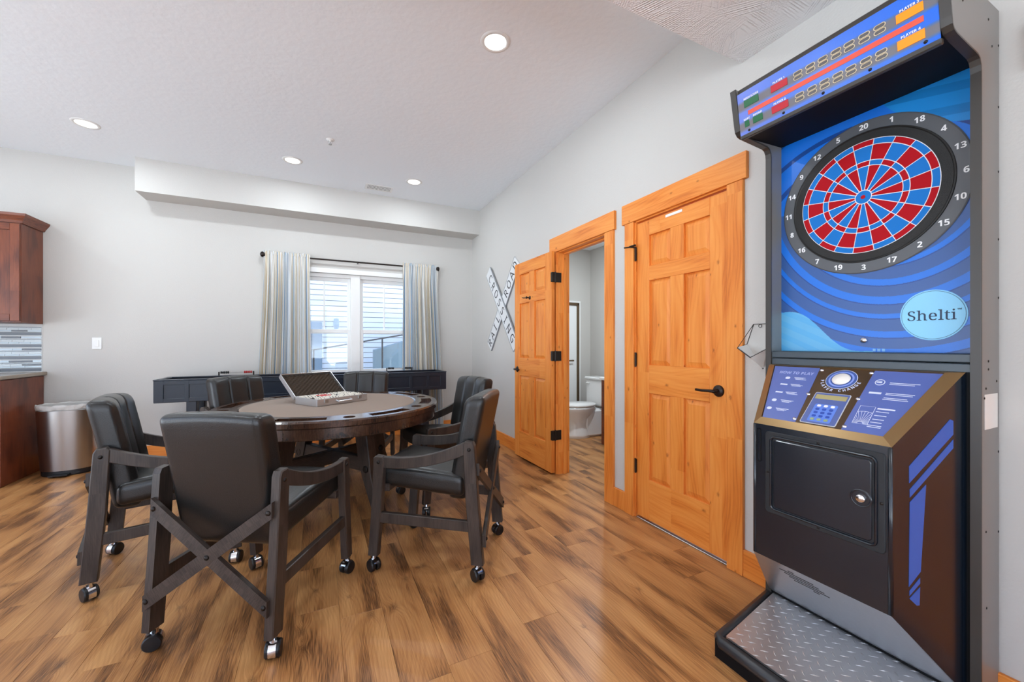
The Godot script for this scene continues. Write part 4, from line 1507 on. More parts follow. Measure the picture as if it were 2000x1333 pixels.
	var windows := [[1.080, 1.019, 2.233, 2.205, green_w, "HIGH SCORE"], [0.970, 0.908, 2.231, 2.205, red_w, "PLAYER 1"], [0.973, 0.911, 2.153, 2.126, red_w, "PLAYER 2"], [1.084, 1.065, 2.153, 2.128, green_w, "DART"], [1.049, 1.009, 2.153, 2.127, green_w, "ROUND"], [0.590, 0.528, 2.228, 2.202, orange_w, "PLAYER 3"], [0.591, 0.528, 2.151, 2.123, orange_w, "PLAYER 4"]]
	for w in windows:
		var a: Vector2 = S.call(w[0], w[3])
		var b: Vector2 = S.call(w[1], w[2])
		st = new_st()
		box2(st, v3(a.x, a.y, 0.0), v3(b.x, b.y, 0.002), 0.0006)
		obj("display_window", st, w[4], score)
		put("lettering", text_mesh(w[5], 0.0105, 0.0006, true, false, true), white_print, score, v3((a.x + b.x) * 0.5, b.y + 0.006, 0.0009))
	st = new_st()
	var s0: Vector2 = S.call(1.066, 2.171)
	var s1: Vector2 = S.call(0.529, 2.188)
	box2(st, v3(s0.x, s0.y, 0.0), v3(s1.x, s1.y, 0.0012))
	obj("stripe", st, plain(rgb8(226, 84, 62), 0.35), score)
	# double-loop score lamps
	st = new_st(true)
	for yy in [0.0078, -0.0078]:
		var loop := []
		for p in rounded(0.029, 0.0125, 0.006, 4):
			loop.append(v3(p.x, p.y + yy, 0))
		tube(st, loop, 0.0012, 6, true)
	var loops := mesh_of(st)
	st = new_st()
	for yy in [0.0078, -0.0078]:
		prism(st, rounded(0.029, 0.0125, 0.006, 4), 0.0, 0.0008, Transform3D(Basis(), v3(0, yy, 0)))
	var fills := mesh_of(st)
	var fill_mat := plain(rgb8(92, 88, 88), 0.4)
	var loop_mat := plain(rgb8(222, 204, 170), 0.4)
	for row in [2.217, 2.139]:
		for d in [0.871, 0.829, 0.789, 0.749, 0.711, 0.670, 0.630]:
			var p: Vector2 = S.call(d, row)
			put("score_lamp", fills, fill_mat, score, v3(p.x, p.y, 0.0002))
			put("lamp_outline", loops, loop_mat, score, v3(p.x, p.y, 0.0012))
	for d in [1.068, 0.931, 0.796, 0.661, 0.528]:
		var p: Vector2 = S.call(d, 2.111)
		st = new_st(true)
		lathe(st, [Vector2(0.0052, 0), Vector2(0.004, 0.003), Vector2(0, 0.004)], 12, Transform3D(face, v3(p.x, p.y, 0)))
		obj("screw", st, mats.bolt, score)
	st = new_st()
	box(st, v3(0, -0.026, -0.008), v3(0.614, 0.018, 0.018), 0.003)
	obj("lower_rail", st, trim, score)
	build_dart_console(m, body, black, white_print)
	# paper slip stuck on the near side
	st = new_st()
	box2(st, v3(1.869, 0.941, -0.473), v3(1.977, 1.051, -0.4722))
	dput("paper_label", st, plain(rgb8(226, 224, 218), 0.8), m)

# lower console: narrow at the front, as wide as the cabinet at the back
func half_w(x: float) -> float:
	return lerpf(0.2175, 0.306, (x - 1.596) / 0.249)

func build_dart_console(m: Node3D, body: Material, black: Material, white_print: Material) -> void:
	var zc := -0.8125
	var prof := [Vector2(1.86, 1.12), Vector2(1.845, 1.12), Vector2(1.596, 0.889), Vector2(1.596, 0.364), Vector2(1.846, 0.098), Vector2(1.86, 0.098)]
	var st := new_st()
	for s in [-1.0, 1.0]:
		var ring := []
		for p: Vector2 in prof:
			ring.append(v3(p.x, p.y, zc + half_w(p.x) * s))
		for k in range(1, prof.size() - 1):
			var n := v3(0, 0, s)
			if (ring[k] - ring[0]).cross(ring[k + 1] - ring[0]).dot(n) > 0.0:
				tri(st, ring[0], ring[k], ring[k + 1])
			else:
				tri(st, ring[0], ring[k + 1], ring[k])
	for k in [0, 1, 2]:
		var p: Vector2 = prof[k]
		var q: Vector2 = prof[k + 1]
		quad_out(st, v3(p.x, p.y, zc - half_w(p.x)), v3(p.x, p.y, zc + half_w(p.x)), v3(q.x, q.y, zc + half_w(q.x)), v3(q.x, q.y, zc - half_w(q.x)), v3(-1, 1 if k < 2 else 0, 0))
	dput("console_body", st, body, m)
	# polished rounded corner posts and top frame
	var bronze := plain(rgb8(150, 122, 84), 0.28, 0.8)
	st = new_st(true)
	for s in [-1.0, 1.0]:
		st = new_st(true)
		tube(st, [v3(1.600, 0.366, zc + (half_w(1.596) - 0.004) * s), v3(1.600, 0.886, zc + (half_w(1.596) - 0.004) * s)], 0.007, 12)
		dput("corner_post", st, body, m)
	var P := func(d: float, t: float, o: float) -> Vector3: return v3(1.596 + 0.249 * t - 0.680 * o, 0.889 + 0.231 * t + 0.733 * o, -d)
	# sloping frame: ring between the outer outline and the inset panel
	var outer := [Vector2(1.030, 0.0), Vector2(0.595, 0.0), Vector2(0.5065, 1.0), Vector2(1.1185, 1.0)]
	var inner := [Vector2(1.008, 0.085), Vector2(0.622, 0.085), Vector2(0.548, 0.955), Vector2(1.085, 0.955)]
	st = new_st()
	for k in 4:
		var k2 := (k + 1) % 4
		quad_out(st, P.call(outer[k].x, outer[k].y, 0.0), P.call(outer[k2].x, outer[k2].y, 0.0), P.call(inner[k2].x, inner[k2].y, 0.010), P.call(inner[k].x, inner[k].y, 0.010), v3(-0.68, 0.733, 0))
		quad_out(st, P.call(inner[k].x, inner[k].y, 0.010), P.call(inner[k2].x, inner[k2].y, 0.010), P.call(inner[k2].x, inner[k2].y, 0.002), P.call(inner[k].x, inner[k].y, 0.002), P.call(0.81, 0.5, 0.0) - P.call(inner[k].x, inner[k].y, 0.0))
	dput("panel_frame", st, bronze, m)
	# inset plate
	st = new_st()
	quad_out(st, P.call(1.008, 0.085, 0.0045), P.call(0.622, 0.085, 0.0045), P.call(0.548, 0.955, 0.0045), P.call(1.085, 0.955, 0.0045), v3(-0.68, 0.733, 0))
	dput("control_plate", st, plain(rgb8(92, 72, 52), 0.3, 0.5), m)
	var pan := Node3D.new()
	pan.name = "control_panel"
	pan.transform = Transform3D(Basis(v3(0, 0, 1), v3(0.733, 0.680, 0), v3(-0.680, 0.733, 0)), v3(1.596, 0.889, -0.812) - DART)
	m.add_child(pan)
	# coordinates on the slope: x = 0.812 - d, y = t * 0.3396
	var Q := func(d: float, t: float) -> Vector2: return Vector2(0.812 - d, t * 0.3396)
	var blue := plain(rgb8(92, 108, 172), 0.3)
	st = new_st()
	prism(st, PackedVector2Array([Q.call(1.006, 0.09), Q.call(0.884, 0.09), Q.call(0.906, 0.95), Q.call(1.083, 0.95)]), 0.004, 0.0056, Transform3D(), 0.0004)
	obj("instruction_overlay", st, blue, pan)
	st = new_st()
	prism(st, PackedVector2Array([Q.call(0.738, 0.09), Q.call(0.624, 0.09), Q.call(0.551, 0.95), Q.call(0.729, 0.95)]), 0.004, 0.0056, Transform3D(), 0.0004)
	obj("instruction_overlay", st, blue, pan)
	put("lettering", text_mesh("HOW TO PLAY", 0.020, 0.0006, true, false, true), plain(rgb8(170, 178, 222), 0.4), pan, v3(0.812 - 0.982, 0.845 * 0.3396, 0.006))
	# printed lines of small type and icons
	var lines := new_st()
	for t in [0.755, 0.643, 0.51, 0.378, 0.245]:
		var d0 := 1.002
		var c: Vector2 = Q.call(d0, t)
		if t in [0.643, 0.51]:
			box2(lines, v3(c.x - 0.014, c.y - 0.003, 0.0056), v3(c.x + 0.014, c.y + 0.004, 0.0060))
		else:
			for p in 1:
				prism(lines, rounded(0.018, 0.014, 0.0065, 3), 0.0056, 0.0060, Transform3D(Basis(), v3(c.x, c.y, 0)))
		for k in 3:
			box2(lines, v3(c.x + 0.024 + k * 0.004, c.y + 0.0035 - k * 0.0048, 0.0056), v3(c.x + 0.072 - 0.006 * ((k + int(t * 50.0)) % 3), c.y + 0.0055 - k * 0.0048, 0.0060))
	for e in [[0.671, 0.785, 0.078], [0.671, 0.765, 0.066], [0.668, 0.64, 0.074], [0.668, 0.62, 0.07], [0.668, 0.575, 0.06], [0.67, 0.555, 0.066], [0.67, 0.425, 0.046], [0.67, 0.385, 0.034], [0.67, 0.335, 0.032], [0.67, 0.285, 0.03], [0.672, 0.245, 0.03], [0.675, 0.205, 0.036], [0.675, 0.185, 0.036]]:
		var c: Vector2 = Q.call(e[0], e[1])
		var thick := 0.006 if is_equal_approx(e[1], 0.425) else 0.0024
		box2(lines, v3(c.x, c.y - thick * 0.5, 0.0056), v3(c.x + e[2], c.y + thick * 0.5, 0.0060))
	var c2: Vector2 = Q.call(0.697, 0.63)
	box2(lines, v3(c2.x - 0.017, c2.y - 0.004, 0.0056), v3(c2.x + 0.017, c2.y + 0.004, 0.0060))
	var sp := obj("small_print", lines, plain(rgb8(222, 226, 240), 0.5), pan)
	sp.set_meta("kind", "stuff")
	# line drawing of a dartboard corner, and an arrow disc
	st = new_st()
	var o: Vector2 = Q.call(0.697, 0.205)
	for i in 19:
		var a := PI * i / 18.0
		var r1 := minf(0.076 / maxf(0.05, sin(a)), 0.021 / maxf(0.05, absf(cos(a))))
		tube(st, [v3(o.x + cos(a) * 0.008, o.y + sin(a) * 0.008, 0.0058), v3(o.x + cos(a) * minf(r1, 0.055), o.y + sin(a) * minf(r1, 0.055), 0.0058)], 0.0005, 4)
	tube(st, [v3(o.x - 0.021, o.y, 0.0058), v3(o.x + 0.021, o.y, 0.0058), v3(o.x + 0.021, o.y + 0.08, 0.0058), v3(o.x - 0.021, o.y + 0.08, 0.0058)], 0.0007, 4, true)
	var arc := []
	for i in 9:
		var a := deg_to_rad(68.0 + 44.0 * i / 8.0)
		arc.append(v3(o.x + cos(a) * 0.056, o.y + sin(a) * 0.056, 0.0058))
	tube(st, arc, 0.0006, 4)
	obj("line_drawing", st, plain(rgb8(226, 230, 242), 0.5), pan)
	st = new_st()
	var ic: Vector2 = Q.call(0.698, 0.783)
	var disc := []
	for i in 20:
		disc.append(v3(ic.x + cos(TAU * i / 20.0) * 0.013, ic.y + sin(TAU * i / 20.0) * 0.013, 0.0058))
	tube(st, disc, 0.0013, 5, true)
	tube(st, [v3(ic.x - 0.009, ic.y, 0.0058), v3(ic.x + 0.006, ic.y, 0.0058)], 0.0025, 5, false, 0.004)
	obj("arrow_disc", st, plain(rgb8(226, 230, 242), 0.5), pan)
	# player-change button with its lettered arc
	var face := Basis(Vector3(1, 0, 0), PI / 2)
	var bc: Vector2 = Q.call(0.815, 0.79)
	var at := v3(bc.x, bc.y, 0.0045)
	for e in [[0.050, 0.0008, rgb8(206, 212, 230)], [0.048, 0.0012, rgb8(66, 92, 160)], [0.040, 0.0016, rgb8(140, 160, 226)], [0.034, 0.0020, rgb8(58, 84, 150)]]:
		st = new_st()
		lathe(st, [Vector2(0, e[1]), Vector2(e[0], e[1]), Vector2(e[0], 0)], 40, Transform3D(face, at))
		obj("button_ring", st, plain(e[2], 0.35), pan)
	st = new_st(true)
	lathe(st, [Vector2(0, 0.009), Vector2(0.024, 0.008), Vector2(0.029, 0.004), Vector2(0.029, 0.0)], 40, Transform3D(face, at))
	obj("change_button", st, plain(rgb8(244, 236, 226), 0.3), pan)
	var word := "PLAYER CHANGE"
	for i in word.length():
		if word[i] == " ":
			continue
		var a := deg_to_rad(-168.0 + 156.0 * i / (word.length() - 1))
		var l := put("lettering", text_mesh(word[i], 0.0155, 0.0006, true), plain(rgb8(214, 222, 246), 0.4), pan, at + v3(cos(a) * 0.060, sin(a) * 0.060, 0.0006))
		l.rotation.z = a + PI / 2
	# keypad
	var k0: Vector2 = Q.call(0.872, 0.112)
	var k1: Vector2 = Q.call(0.757, 0.566)
	var kc := (k0 + k1) * 0.5
	st = new_st()
	prism(st, rounded(k1.x - k0.x, k1.y - k0.y, 0.006, 3), 0.0045, 0.0065, Transform3D(Basis(), v3(kc.x, kc.y, 0)), 0.0005)
	obj("keypad_bezel", st, plain(rgb8(196, 196, 200), 0.35), pan)
	st = new_st()
	prism(st, rounded(k1.x - k0.x - 0.005, k1.y - k0.y - 0.005, 0.005, 3), 0.0045, 0.0068, Transform3D(Basis(), v3(kc.x, kc.y, 0)))
	obj("keypad_plate", st, plain(rgb8(86, 102, 158), 0.35), pan)
	st = new_st()
	box(st, v3(kc.x, k1.y - 0.022, 0.0065), v3(0.100, 0.022, 0.002), 0.0005)
	obj("readout", st, plain(rgb8(176, 164, 112), 0.25), pan)
	st = new_st()
	prism(st, rounded(0.074, 0.086, 0.006, 3), 0.0065, 0.0076, Transform3D(Basis(), v3(kc.x, k0.y + 0.053, 0)), 0.0003)
	obj("key_field", st, plain(rgb8(96, 132, 216), 0.4), pan)
	for r in 5:
		for c in 3:
			st = new_st()
			var wd := 0.013
			prism(st, rounded(wd, 0.0105, 0.004, 3), 0.0076, 0.0088, Transform3D(Basis(), v3(kc.x + (c - 1) * 0.022, k0.y + 0.087 - r * 0.0165, 0)), 0.0004)
			obj("key", st, plain(rgb8(240, 236, 232) if r == 0 else (rgb8(40, 76, 170) if r < 4 else rgb8(150, 168, 120)), 0.35), pan)
	for s in [[0.896, 0.92], [0.895, 0.53], [0.893, 0.145], [0.735, 0.53], [0.733, 0.145], [0.736, 0.916]]:
		var c: Vector2 = Q.call(s[0], s[1])
		st = new_st(true)
		lathe(st, [Vector2(0.0075, 0), Vector2(0.006, 0.003), Vector2(0, 0.0045)], 14, Transform3D(face, v3(c.x, c.y, 0.005)))
		obj("screw", st, mats.chrome, pan)
	# coin door on the front
	var fx := 1.596
	var cd := Node3D.new()
	cd.name = "coin_door"
	cd.transform = Transform3D(Basis(v3(0, 0, 1), v3(0, 1, 0), v3(-1, 0, 0)), v3(fx, 0.707, -0.795) - DART)
	m.add_child(cd)
	var rough_black := relief(plain(rgb8(28, 31, 35), 0.5), noise_tex(0.4, 83, 2, 256), 0.03, 0.08)
	st = new_st()
	prism(st, rounded(0.372, 0.318, 0.012, 4), 0.0, 0.004, Transform3D(), 0.002)
	obj("door_frame", st, rough_black, cd)
	st = new_st()
	var lip := []
	for p in rounded(0.326, 0.282, 0.016, 5):
		lip.append(v3(p.x, p.y, 0.005))
	tube(st, lip, 0.005, 8, true)
	obj("door_lip", st, body, cd)
	st = new_st()
	prism(st, rounded(0.306, 0.262, 0.012, 4), 0.0, 0.010, Transform3D(), 0.003)
	obj("door_panel", st, body, cd)
	st = new_st(true)
	lathe(st, [Vector2(0.030, 0.010), Vector2(0.027, 0.013), Vector2(0.024, 0.012), Vector2(0.022, 0.004)], 28, Transform3D(face, v3(0.126, 0.0, 0)))
	obj("lock_cup", st, body, cd)
	st = new_st(true)
	lathe(st, [Vector2(0.0135, 0.004), Vector2(0.0135, 0.016), Vector2(0.010, 0.019), Vector2(0, 0.019)], 22, Transform3D(face, v3(0.126, 0.0, 0)))
	obj("lock", st, mats.chrome, cd)
	for p in [Vector2(0, 0.150), Vector2(0, -0.150), Vector2(-0.176, 0), Vector2(0.177, 0)]:
		st = new_st(true)
		lathe(st, [Vector2(0.0055, 0.003), Vector2(0.0045, 0.006), Vector2(0, 0.007)], 12, Transform3D(face, v3(p.x, p.y, 0)))
		obj("screw", st, mats.bolt, cd)
	st = new_st()
	var slot := []
	for p in rounded(0.014, 0.132, 0.006, 4):
		slot.append(v3(p.x - 0.212, p.y + 0.098, 0.0006))
	tube(st, slot, 0.0022, 6, true)
	obj("coin_slot", st, black, cd)
	# blue stripes on the tapering near side
	var sd := v3(0.249, 0, 0.0885).normalized()
	var sn := sd.cross(Vector3.UP)
	if sn.z < 0.0:
		sn = -sn
	var so := v3(1.596, 0, zc + half_w(1.596))
	var stripe_mat := plain(rgb8(48, 92, 176), 0.35)
	for poly in [
		[Vector2(1.653, 0.829), Vector2(1.653, 0.776), Vector2(1.801, 0.924), Vector2(1.801, 0.967), Vector2(1.79, 0.972)],
		[Vector2(1.655, 0.756), Vector2(1.655, 0.731), Vector2(1.801, 0.881), Vector2(1.801, 0.908)],
		[Vector2(1.655, 0.716), Vector2(1.652, 0.453), Vector2(1.691, 0.498), Vector2(1.709, 0.769)],
		[Vector2(1.654, 0.440), Vector2(1.654, 0.425), Vector2(1.689, 0.461), Vector2(1.689, 0.478)],
		[Vector2(1.654, 0.416), Vector2(1.678, 0.393), Vector2(1.687, 0.393), Vector2(1.689, 0.449)]]:
		var pts := PackedVector2Array()
		for q: Vector2 in poly:
			pts.append(Vector2((q.x - 1.596) / sd.x, q.y))
		st = new_st()
		prism(st, pts, 0.0, 0.0012, Transform3D(Basis(sd, Vector3.UP, sn), so))
		dput("side_stripe", st, stripe_mat, m)
	# kick plate sloping back under the console
	var plate := plain(rgb8(206, 208, 212), 0.36, 0.9)
	plate.roughness_texture = noise_tex(0.03, 91, 3, 256, 0.7, 1.4)
	plate.uv1_triplanar = true
	plate.uv1_scale = Vector3.ONE * 4.0
	st = new_st()
	quad_out(st, v3(1.596, 0.364, zc - half_w(1.596)), v3(1.596, 0.364, zc + half_w(1.596)), v3(1.846, 0.095, zc + half_w(1.846)), v3(1.846, 0.095, zc - half_w(1.846)), v3(-1, -1, 0))
	quad_out(st, v3(1.600, 0.366, zc - half_w(1.596)), v3(1.600, 0.366, zc + half_w(1.596)), v3(1.850, 0.097, zc + half_w(1.846)), v3(1.850, 0.097, zc - half_w(1.846)), v3(1, 1, 0))
	var kick := dput("kick_plate", st, plate, m)
	var kb := Basis(v3(0.681, -0.733, 0), v3(0, 0, 1), v3(-0.733, -0.681, 0))
	for k in 6:
		st = new_st()
		var t := 0.10 + 0.045 * k
		box(st, Vector3.ZERO, v3(0.004, 0.02 if k in [0, 5] else 0.12, 0.002), 0.0, Transform3D(kb, v3(lerpf(1.596, 1.846, t), lerpf(0.364, 0.095, t), zc - 0.09 + 0.012 * k)))
		obj("vent_slit", st, mats.black, kick)
	# tread plate with its dark frame
	var fw := 0.231
	var bw := 0.322
	st = new_st()
	var base := PackedVector2Array([Vector2(1.38, -(zc + fw)), Vector2(1.86, -(zc + bw)), Vector2(1.86, -(zc - bw)), Vector2(1.38, -(zc - fw))])
	prism(st, base, 0.0, 0.072, Transform3D(Basis(v3(1, 0, 0), v3(0, 0, -1), v3(0, 1, 0)), Vector3.ZERO), 0.003)
	dput("base_frame", st, black, m)
	st = new_st(true)
	var rail := plain(rgb8(44, 44, 46), 0.35)
	tube(st, [v3(1.86, 0.066, zc - bw + 0.012), v3(1.398, 0.066, zc - fw + 0.008), v3(1.390, 0.062, zc - fw + 0.022), v3(1.390, 0.062, zc + fw - 0.022), v3(1.398, 0.066, zc + fw - 0.008), v3(1.86, 0.066, zc + bw - 0.012)], 0.022, 12)
	dput("base_rail", st, rail, m)
	var tread := plain(rgb8(200, 200, 202), 0.38, 0.85)
	st = new_st()
	quad_out(st, v3(1.408, 0.0845, zc - fw + 0.026), v3(1.408, 0.0845, zc + fw - 0.026), v3(1.856, 0.0845, zc + bw - 0.03), v3(1.856, 0.0845, zc - bw + 0.03), Vector3.UP)
	quad_out(st, v3(1.408, 0.078, zc - fw + 0.026), v3(1.408, 0.078, zc + fw - 0.026), v3(1.856, 0.078, zc + bw - 0.03), v3(1.856, 0.078, zc - bw + 0.03), Vector3.DOWN)
	dput("tread_plate", st, tread, m)
	st = new_st()
	var step := 0.047
	for i in 22:
		for j in 32:
			# two square sets of lugs, one between the other, turned opposite ways
			var x := 1.418 + (i / 2) * step + (step * 0.5 if i % 2 else 0.0)
			var z := zc - 0.376 + j * step * 1.0 + (step * 0.5 if i % 2 else 0.0)
			if absf(z - zc) > lerpf(fw, bw, (x - 1.38) / 0.48) - 0.040 or x > 1.842:
				continue
			var a := PI / 4 if i % 2 == 0 else -PI / 4
			var long := v3(cos(a), 0, sin(a)) * 0.0150
			var wide := v3(-sin(a), 0, cos(a)) * 0.0034
			var c := v3(x, 0.0846, z)
			var top := c + v3(0, 0.0024, 0)
			for q in [[long, wide], [wide, -long], [-long, -wide], [-wide, long]]:
				if (q[0] as Vector3).cross(q[1]).y < 0.0:
					tri(st, c + q[0], c + q[1], top)
				else:
					tri(st, c + q[1], c + q[0], top)
	var lugs := dput("tread_lugs", st, tread, m)
	lugs.set_meta("kind", "stuff")

# ------------------------------------------------------------------ shuffleboard table under the window
func build_shuffleboard() -> void:
	var s := thing("shuffleboard_table", v3(0.01, 0, -5.125), "long navy shuffleboard table under the window along the back wall", "game table")
	var navy: Material = mats.navy
	var half := 1.44
	var st := new_st()
	box(st, v3(0, 0.75, 0.194), v3(2 * half, 0.215, 0.022), 0.003)
	var apron := obj("front_apron", st, navy, s)
	# raised frame: stiles and rails round sunk panels
	for x in [-1.402, -1.185, -0.95, -0.30, 0.35, 1.0, 1.21, 1.402]:
		st = new_st()
		box(st, v3(x, 0.75, 0.209), v3(0.075 if absf(x) > 1.3 else 0.036, 0.21, 0.012), 0.002)
		obj("stile", st, navy, apron)
	for y in [0.835, 0.665]:
		st = new_st()
		box(st, v3(0, y, 0.2082), v3(2 * half - 0.004, 0.038, 0.0116), 0.002)
		obj("rail", st, navy, apron)
	st = new_st()
	box(st, v3(0, 0.75, -0.194), v3(2 * half, 0.215, 0.022), 0.003)
	obj("back_apron", st, navy, s)
	for x in [-half, half]:
		st = new_st()
		box(st, v3(x * 0.994, 0.75, 0), v3(0.022, 0.215, 0.39), 0.003)
		obj("end_apron", st, navy, s)
	st = new_st()
	box(st, v3(0, 0.66, 0), v3(2 * half - 0.04, 0.02, 0.38))
	obj("gutter_floor", st, plain(rgb8(30, 30, 32), 0.9), s)
	st = new_st()
	box(st, v3(0, 0.79, 0), v3(2 * half - 0.3, 0.05, 0.30), 0.004)
	obj("playing_board", st, mats.cherry, s)
	for z in [0.191, -0.191]:
		st = new_st()
		box(st, v3(0, 0.862, z), v3(2 * half + 0.01, 0.014, 0.046), 0.004)
		obj("top_rail", st, navy, s)
	for x in [-half + 0.02, half - 0.02]:
		st = new_st()
		box(st, v3(x, 0.862, 0), v3(0.046, 0.0132, 0.336), 0.004)
		obj("top_rail", st, navy, s)
	for x in [-1.15, 1.18]:
		for z in [0.16, -0.16]:
			st = new_st()
			box(st, v3(x, 0.325, z), v3(0.085, 0.65, 0.085), 0.006)
			obj("leg", st, navy, s)
	# two bead counters standing on the back rail
	for e in [[-0.84, 1.0], [0.93, -1.0]]:
		var c := Node3D.new()
		c.name = "score_counter"
		c.position = v3(e[0], 0.869, -0.188)
		s.add_child(c, true)
		for x in [-0.16, 0.16]:
			st = new_st()
			box(st, v3(x, 0.02, 0), v3(0.012, 0.042, 0.02), 0.003)
			obj("post", st, mats.bronze, c)
		st = new_st()
		tube(st, [v3(-0.16, 0.032, 0), v3(0.16, 0.032, 0)], 0.003, 6)
		obj("rod", st, mats.steel, c)
		for k in 5:
			for side in [-1.0, 1.0]:
				st = new_st(true)
				lathe(st, [Vector2(0.004, -0.0075), Vector2(0.014, -0.005), Vector2(0.014, 0.005), Vector2(0.004, 0.0075)], 12, Transform3D(Basis(Vector3(0, 0, 1), PI / 2), v3(side * (0.14 - k * 0.016), 0.032, 0)))
				obj("bead", st, plain(rgb8(170, 20, 26), 0.3) if side > 0.0 and e[1] > 0.0 else mats.black_plastic, c)

# ------------------------------------------------------------------ curtains and their rod
func build_curtains() -> void:
	var rod := thing("curtain_rod", v3(0.44, 2.255, -5.402), "dark metal curtain rod with ball finials above the window", "curtain rod")
	var st := new_st(true)
	tube(st, [v3(-1.0, 0, 0), v3(1.0, 0, 0)], 0.010, 10)
	obj("rod", st, mats.bronze, rod)
	for s in [-1.0, 1.0]:
		st = new_st(true)
		lathe(st, [Vector2(0.0, -0.03), Vector2(0.012, -0.028), Vector2(0.012, -0.012), Vector2(0.022, -0.010), Vector2(0.034, 0.008), Vector2(0.028, 0.030), Vector2(0.0, 0.040)], 20, Transform3D(Basis(Vector3(0, 0, 1), -PI / 2 * s), v3(1.02 * s, 0, 0)))
		obj("finial", st, mats.bronze, rod)
	for x in [-0.92, 0.0, 0.92]:
		st = new_st()
		box(st, v3(x, -0.005, -0.04), v3(0.012, 0.02, 0.08), 0.002)
		box(st, v3(x, -0.02, -0.08), v3(0.022, 0.06, 0.006), 0.002)
		obj("bracket", st, mats.bronze, rod)
	# woven stripes
	var w := 512
	var im := Image.create(w, 8, false, Image.FORMAT_RGB8)
	var r := RandomNumberGenerator.new()
	r.seed = 14
	var x := 0
	var palette := [rgb8(240, 236, 228), rgb8(234, 218, 190), rgb8(176, 198, 216), rgb8(242, 240, 236), rgb8(232, 220, 196), rgb8(140, 168, 196), rgb8(238, 230, 214), rgb8(218, 226, 232), rgb8(244, 242, 238)]
	var pick := 0
	while x < w:
		var n := r.randi_range(3, 13)
		im.fill_rect(Rect2i(x, 0, n, 8), palette[pick % palette.size()])
		pick += r.randi_range(1, 3)
		x += n
	var cloth := plain(Color.WHITE, 0.85, 0.0, 0.2)
	cloth.albedo_texture = ImageTexture.create_from_image(im)
	cloth.backlight_enabled = true
	cloth.backlight = Color(0.75, 0.77, 0.8)
	var k := 0
	for e in [[-0.585, -0.10, -0.66, -0.075, "striped blue and cream curtain left of the window"], [0.995, 1.475, 0.985, 1.565, "striped blue and cream curtain right of the window"]]:
		var c := thing("curtain", v3((e[0] + e[1]) * 0.5, 0.06, -5.402), e[4], "curtain", "striped curtains at the window")
		var base := c.position
		var nx := 150
		var ny := 30
		var folds := 9.5
		var P := func(u: float, v: float, side: float) -> Vector3:
			# v: 0 top, 1 bottom
			var fx := lerpf(lerpf(e[0], e[1], u), lerpf(e[2], e[3], u), smoothstep(0.0, 1.0, v))
			var ph := u * TAU * folds + 1.5 * sin(u * 7.0 + k) + 0.7 * sin(u * 17.0 + v)
			var amp := lerpf(0.010, 0.042, smoothstep(0.0, 0.35, v)) * (0.75 + 0.25 * sin(u * 23.0 + k))
			var z := amp * sin(ph + 0.25 * sin(v * 5.0 + u * 3.0)) + 0.006 * sin(ph * 2.3 + v)
			var held := 1.0 - smoothstep(0.02, 0.12, v)
			z = lerpf(z, 0.0125 + 0.004 * sin(ph * 1.7), held)
			var dx := 0.004 * cos(ph)
			return v3(fx + dx, lerpf(2.285, 0.07, v), -5.402 + z + side * 0.0012) - base
		st = new_st(true)
		for i in nx:
			for j in ny:
				var u0 := float(i) / nx
				var u1 := float(i + 1) / nx
				var v0 := pow(float(j) / ny, 1.5)
				var v1 := pow(float(j + 1) / ny, 1.5)
				var su := 1.6
				quad_out(st, P.call(u0, v0, 1.0), P.call(u1, v0, 1.0), P.call(u1, v1, 1.0), P.call(u0, v1, 1.0), v3(0, 0, 1), Vector2(u0 * su + k * 0.37, 0.5), Vector2(u1 * su + k * 0.37, 0.5), Vector2(u1 * su + k * 0.37, 0.5), Vector2(u0 * su + k * 0.37, 0.5))
		obj("drape", st, cloth, c)
		# gathered heading above the rod pocket
		st = new_st(true)
		for i in 120:
			var q := []
			for d in [[0, 0], [1, 0], [1, 1], [0, 1]]:
				var u: float = (i + d[0]) / 120.0
				var y: float = 2.262 + 0.036 * d[1]
				q.append(v3(lerpf(e[0], e[1], u), y + 0.006 * sin(u * 61.0) * d[1], -5.402 + 0.015 + 0.007 * sin(u * 120.0) * d[1]) - base)
			quad_out(st, q[0], q[1], q[2], q[3], v3(0, 0, 1), Vector2(i / 120.0 * 1.6 + k * 0.37, 0.5), Vector2((i + 1) / 120.0 * 1.6 + k * 0.37, 0.5), Vector2((i + 1) / 120.0 * 1.6 + k * 0.37, 0.5), Vector2(i / 120.0 * 1.6 + k * 0.37, 0.5))
		obj("heading", st, cloth, c)
		k += 1

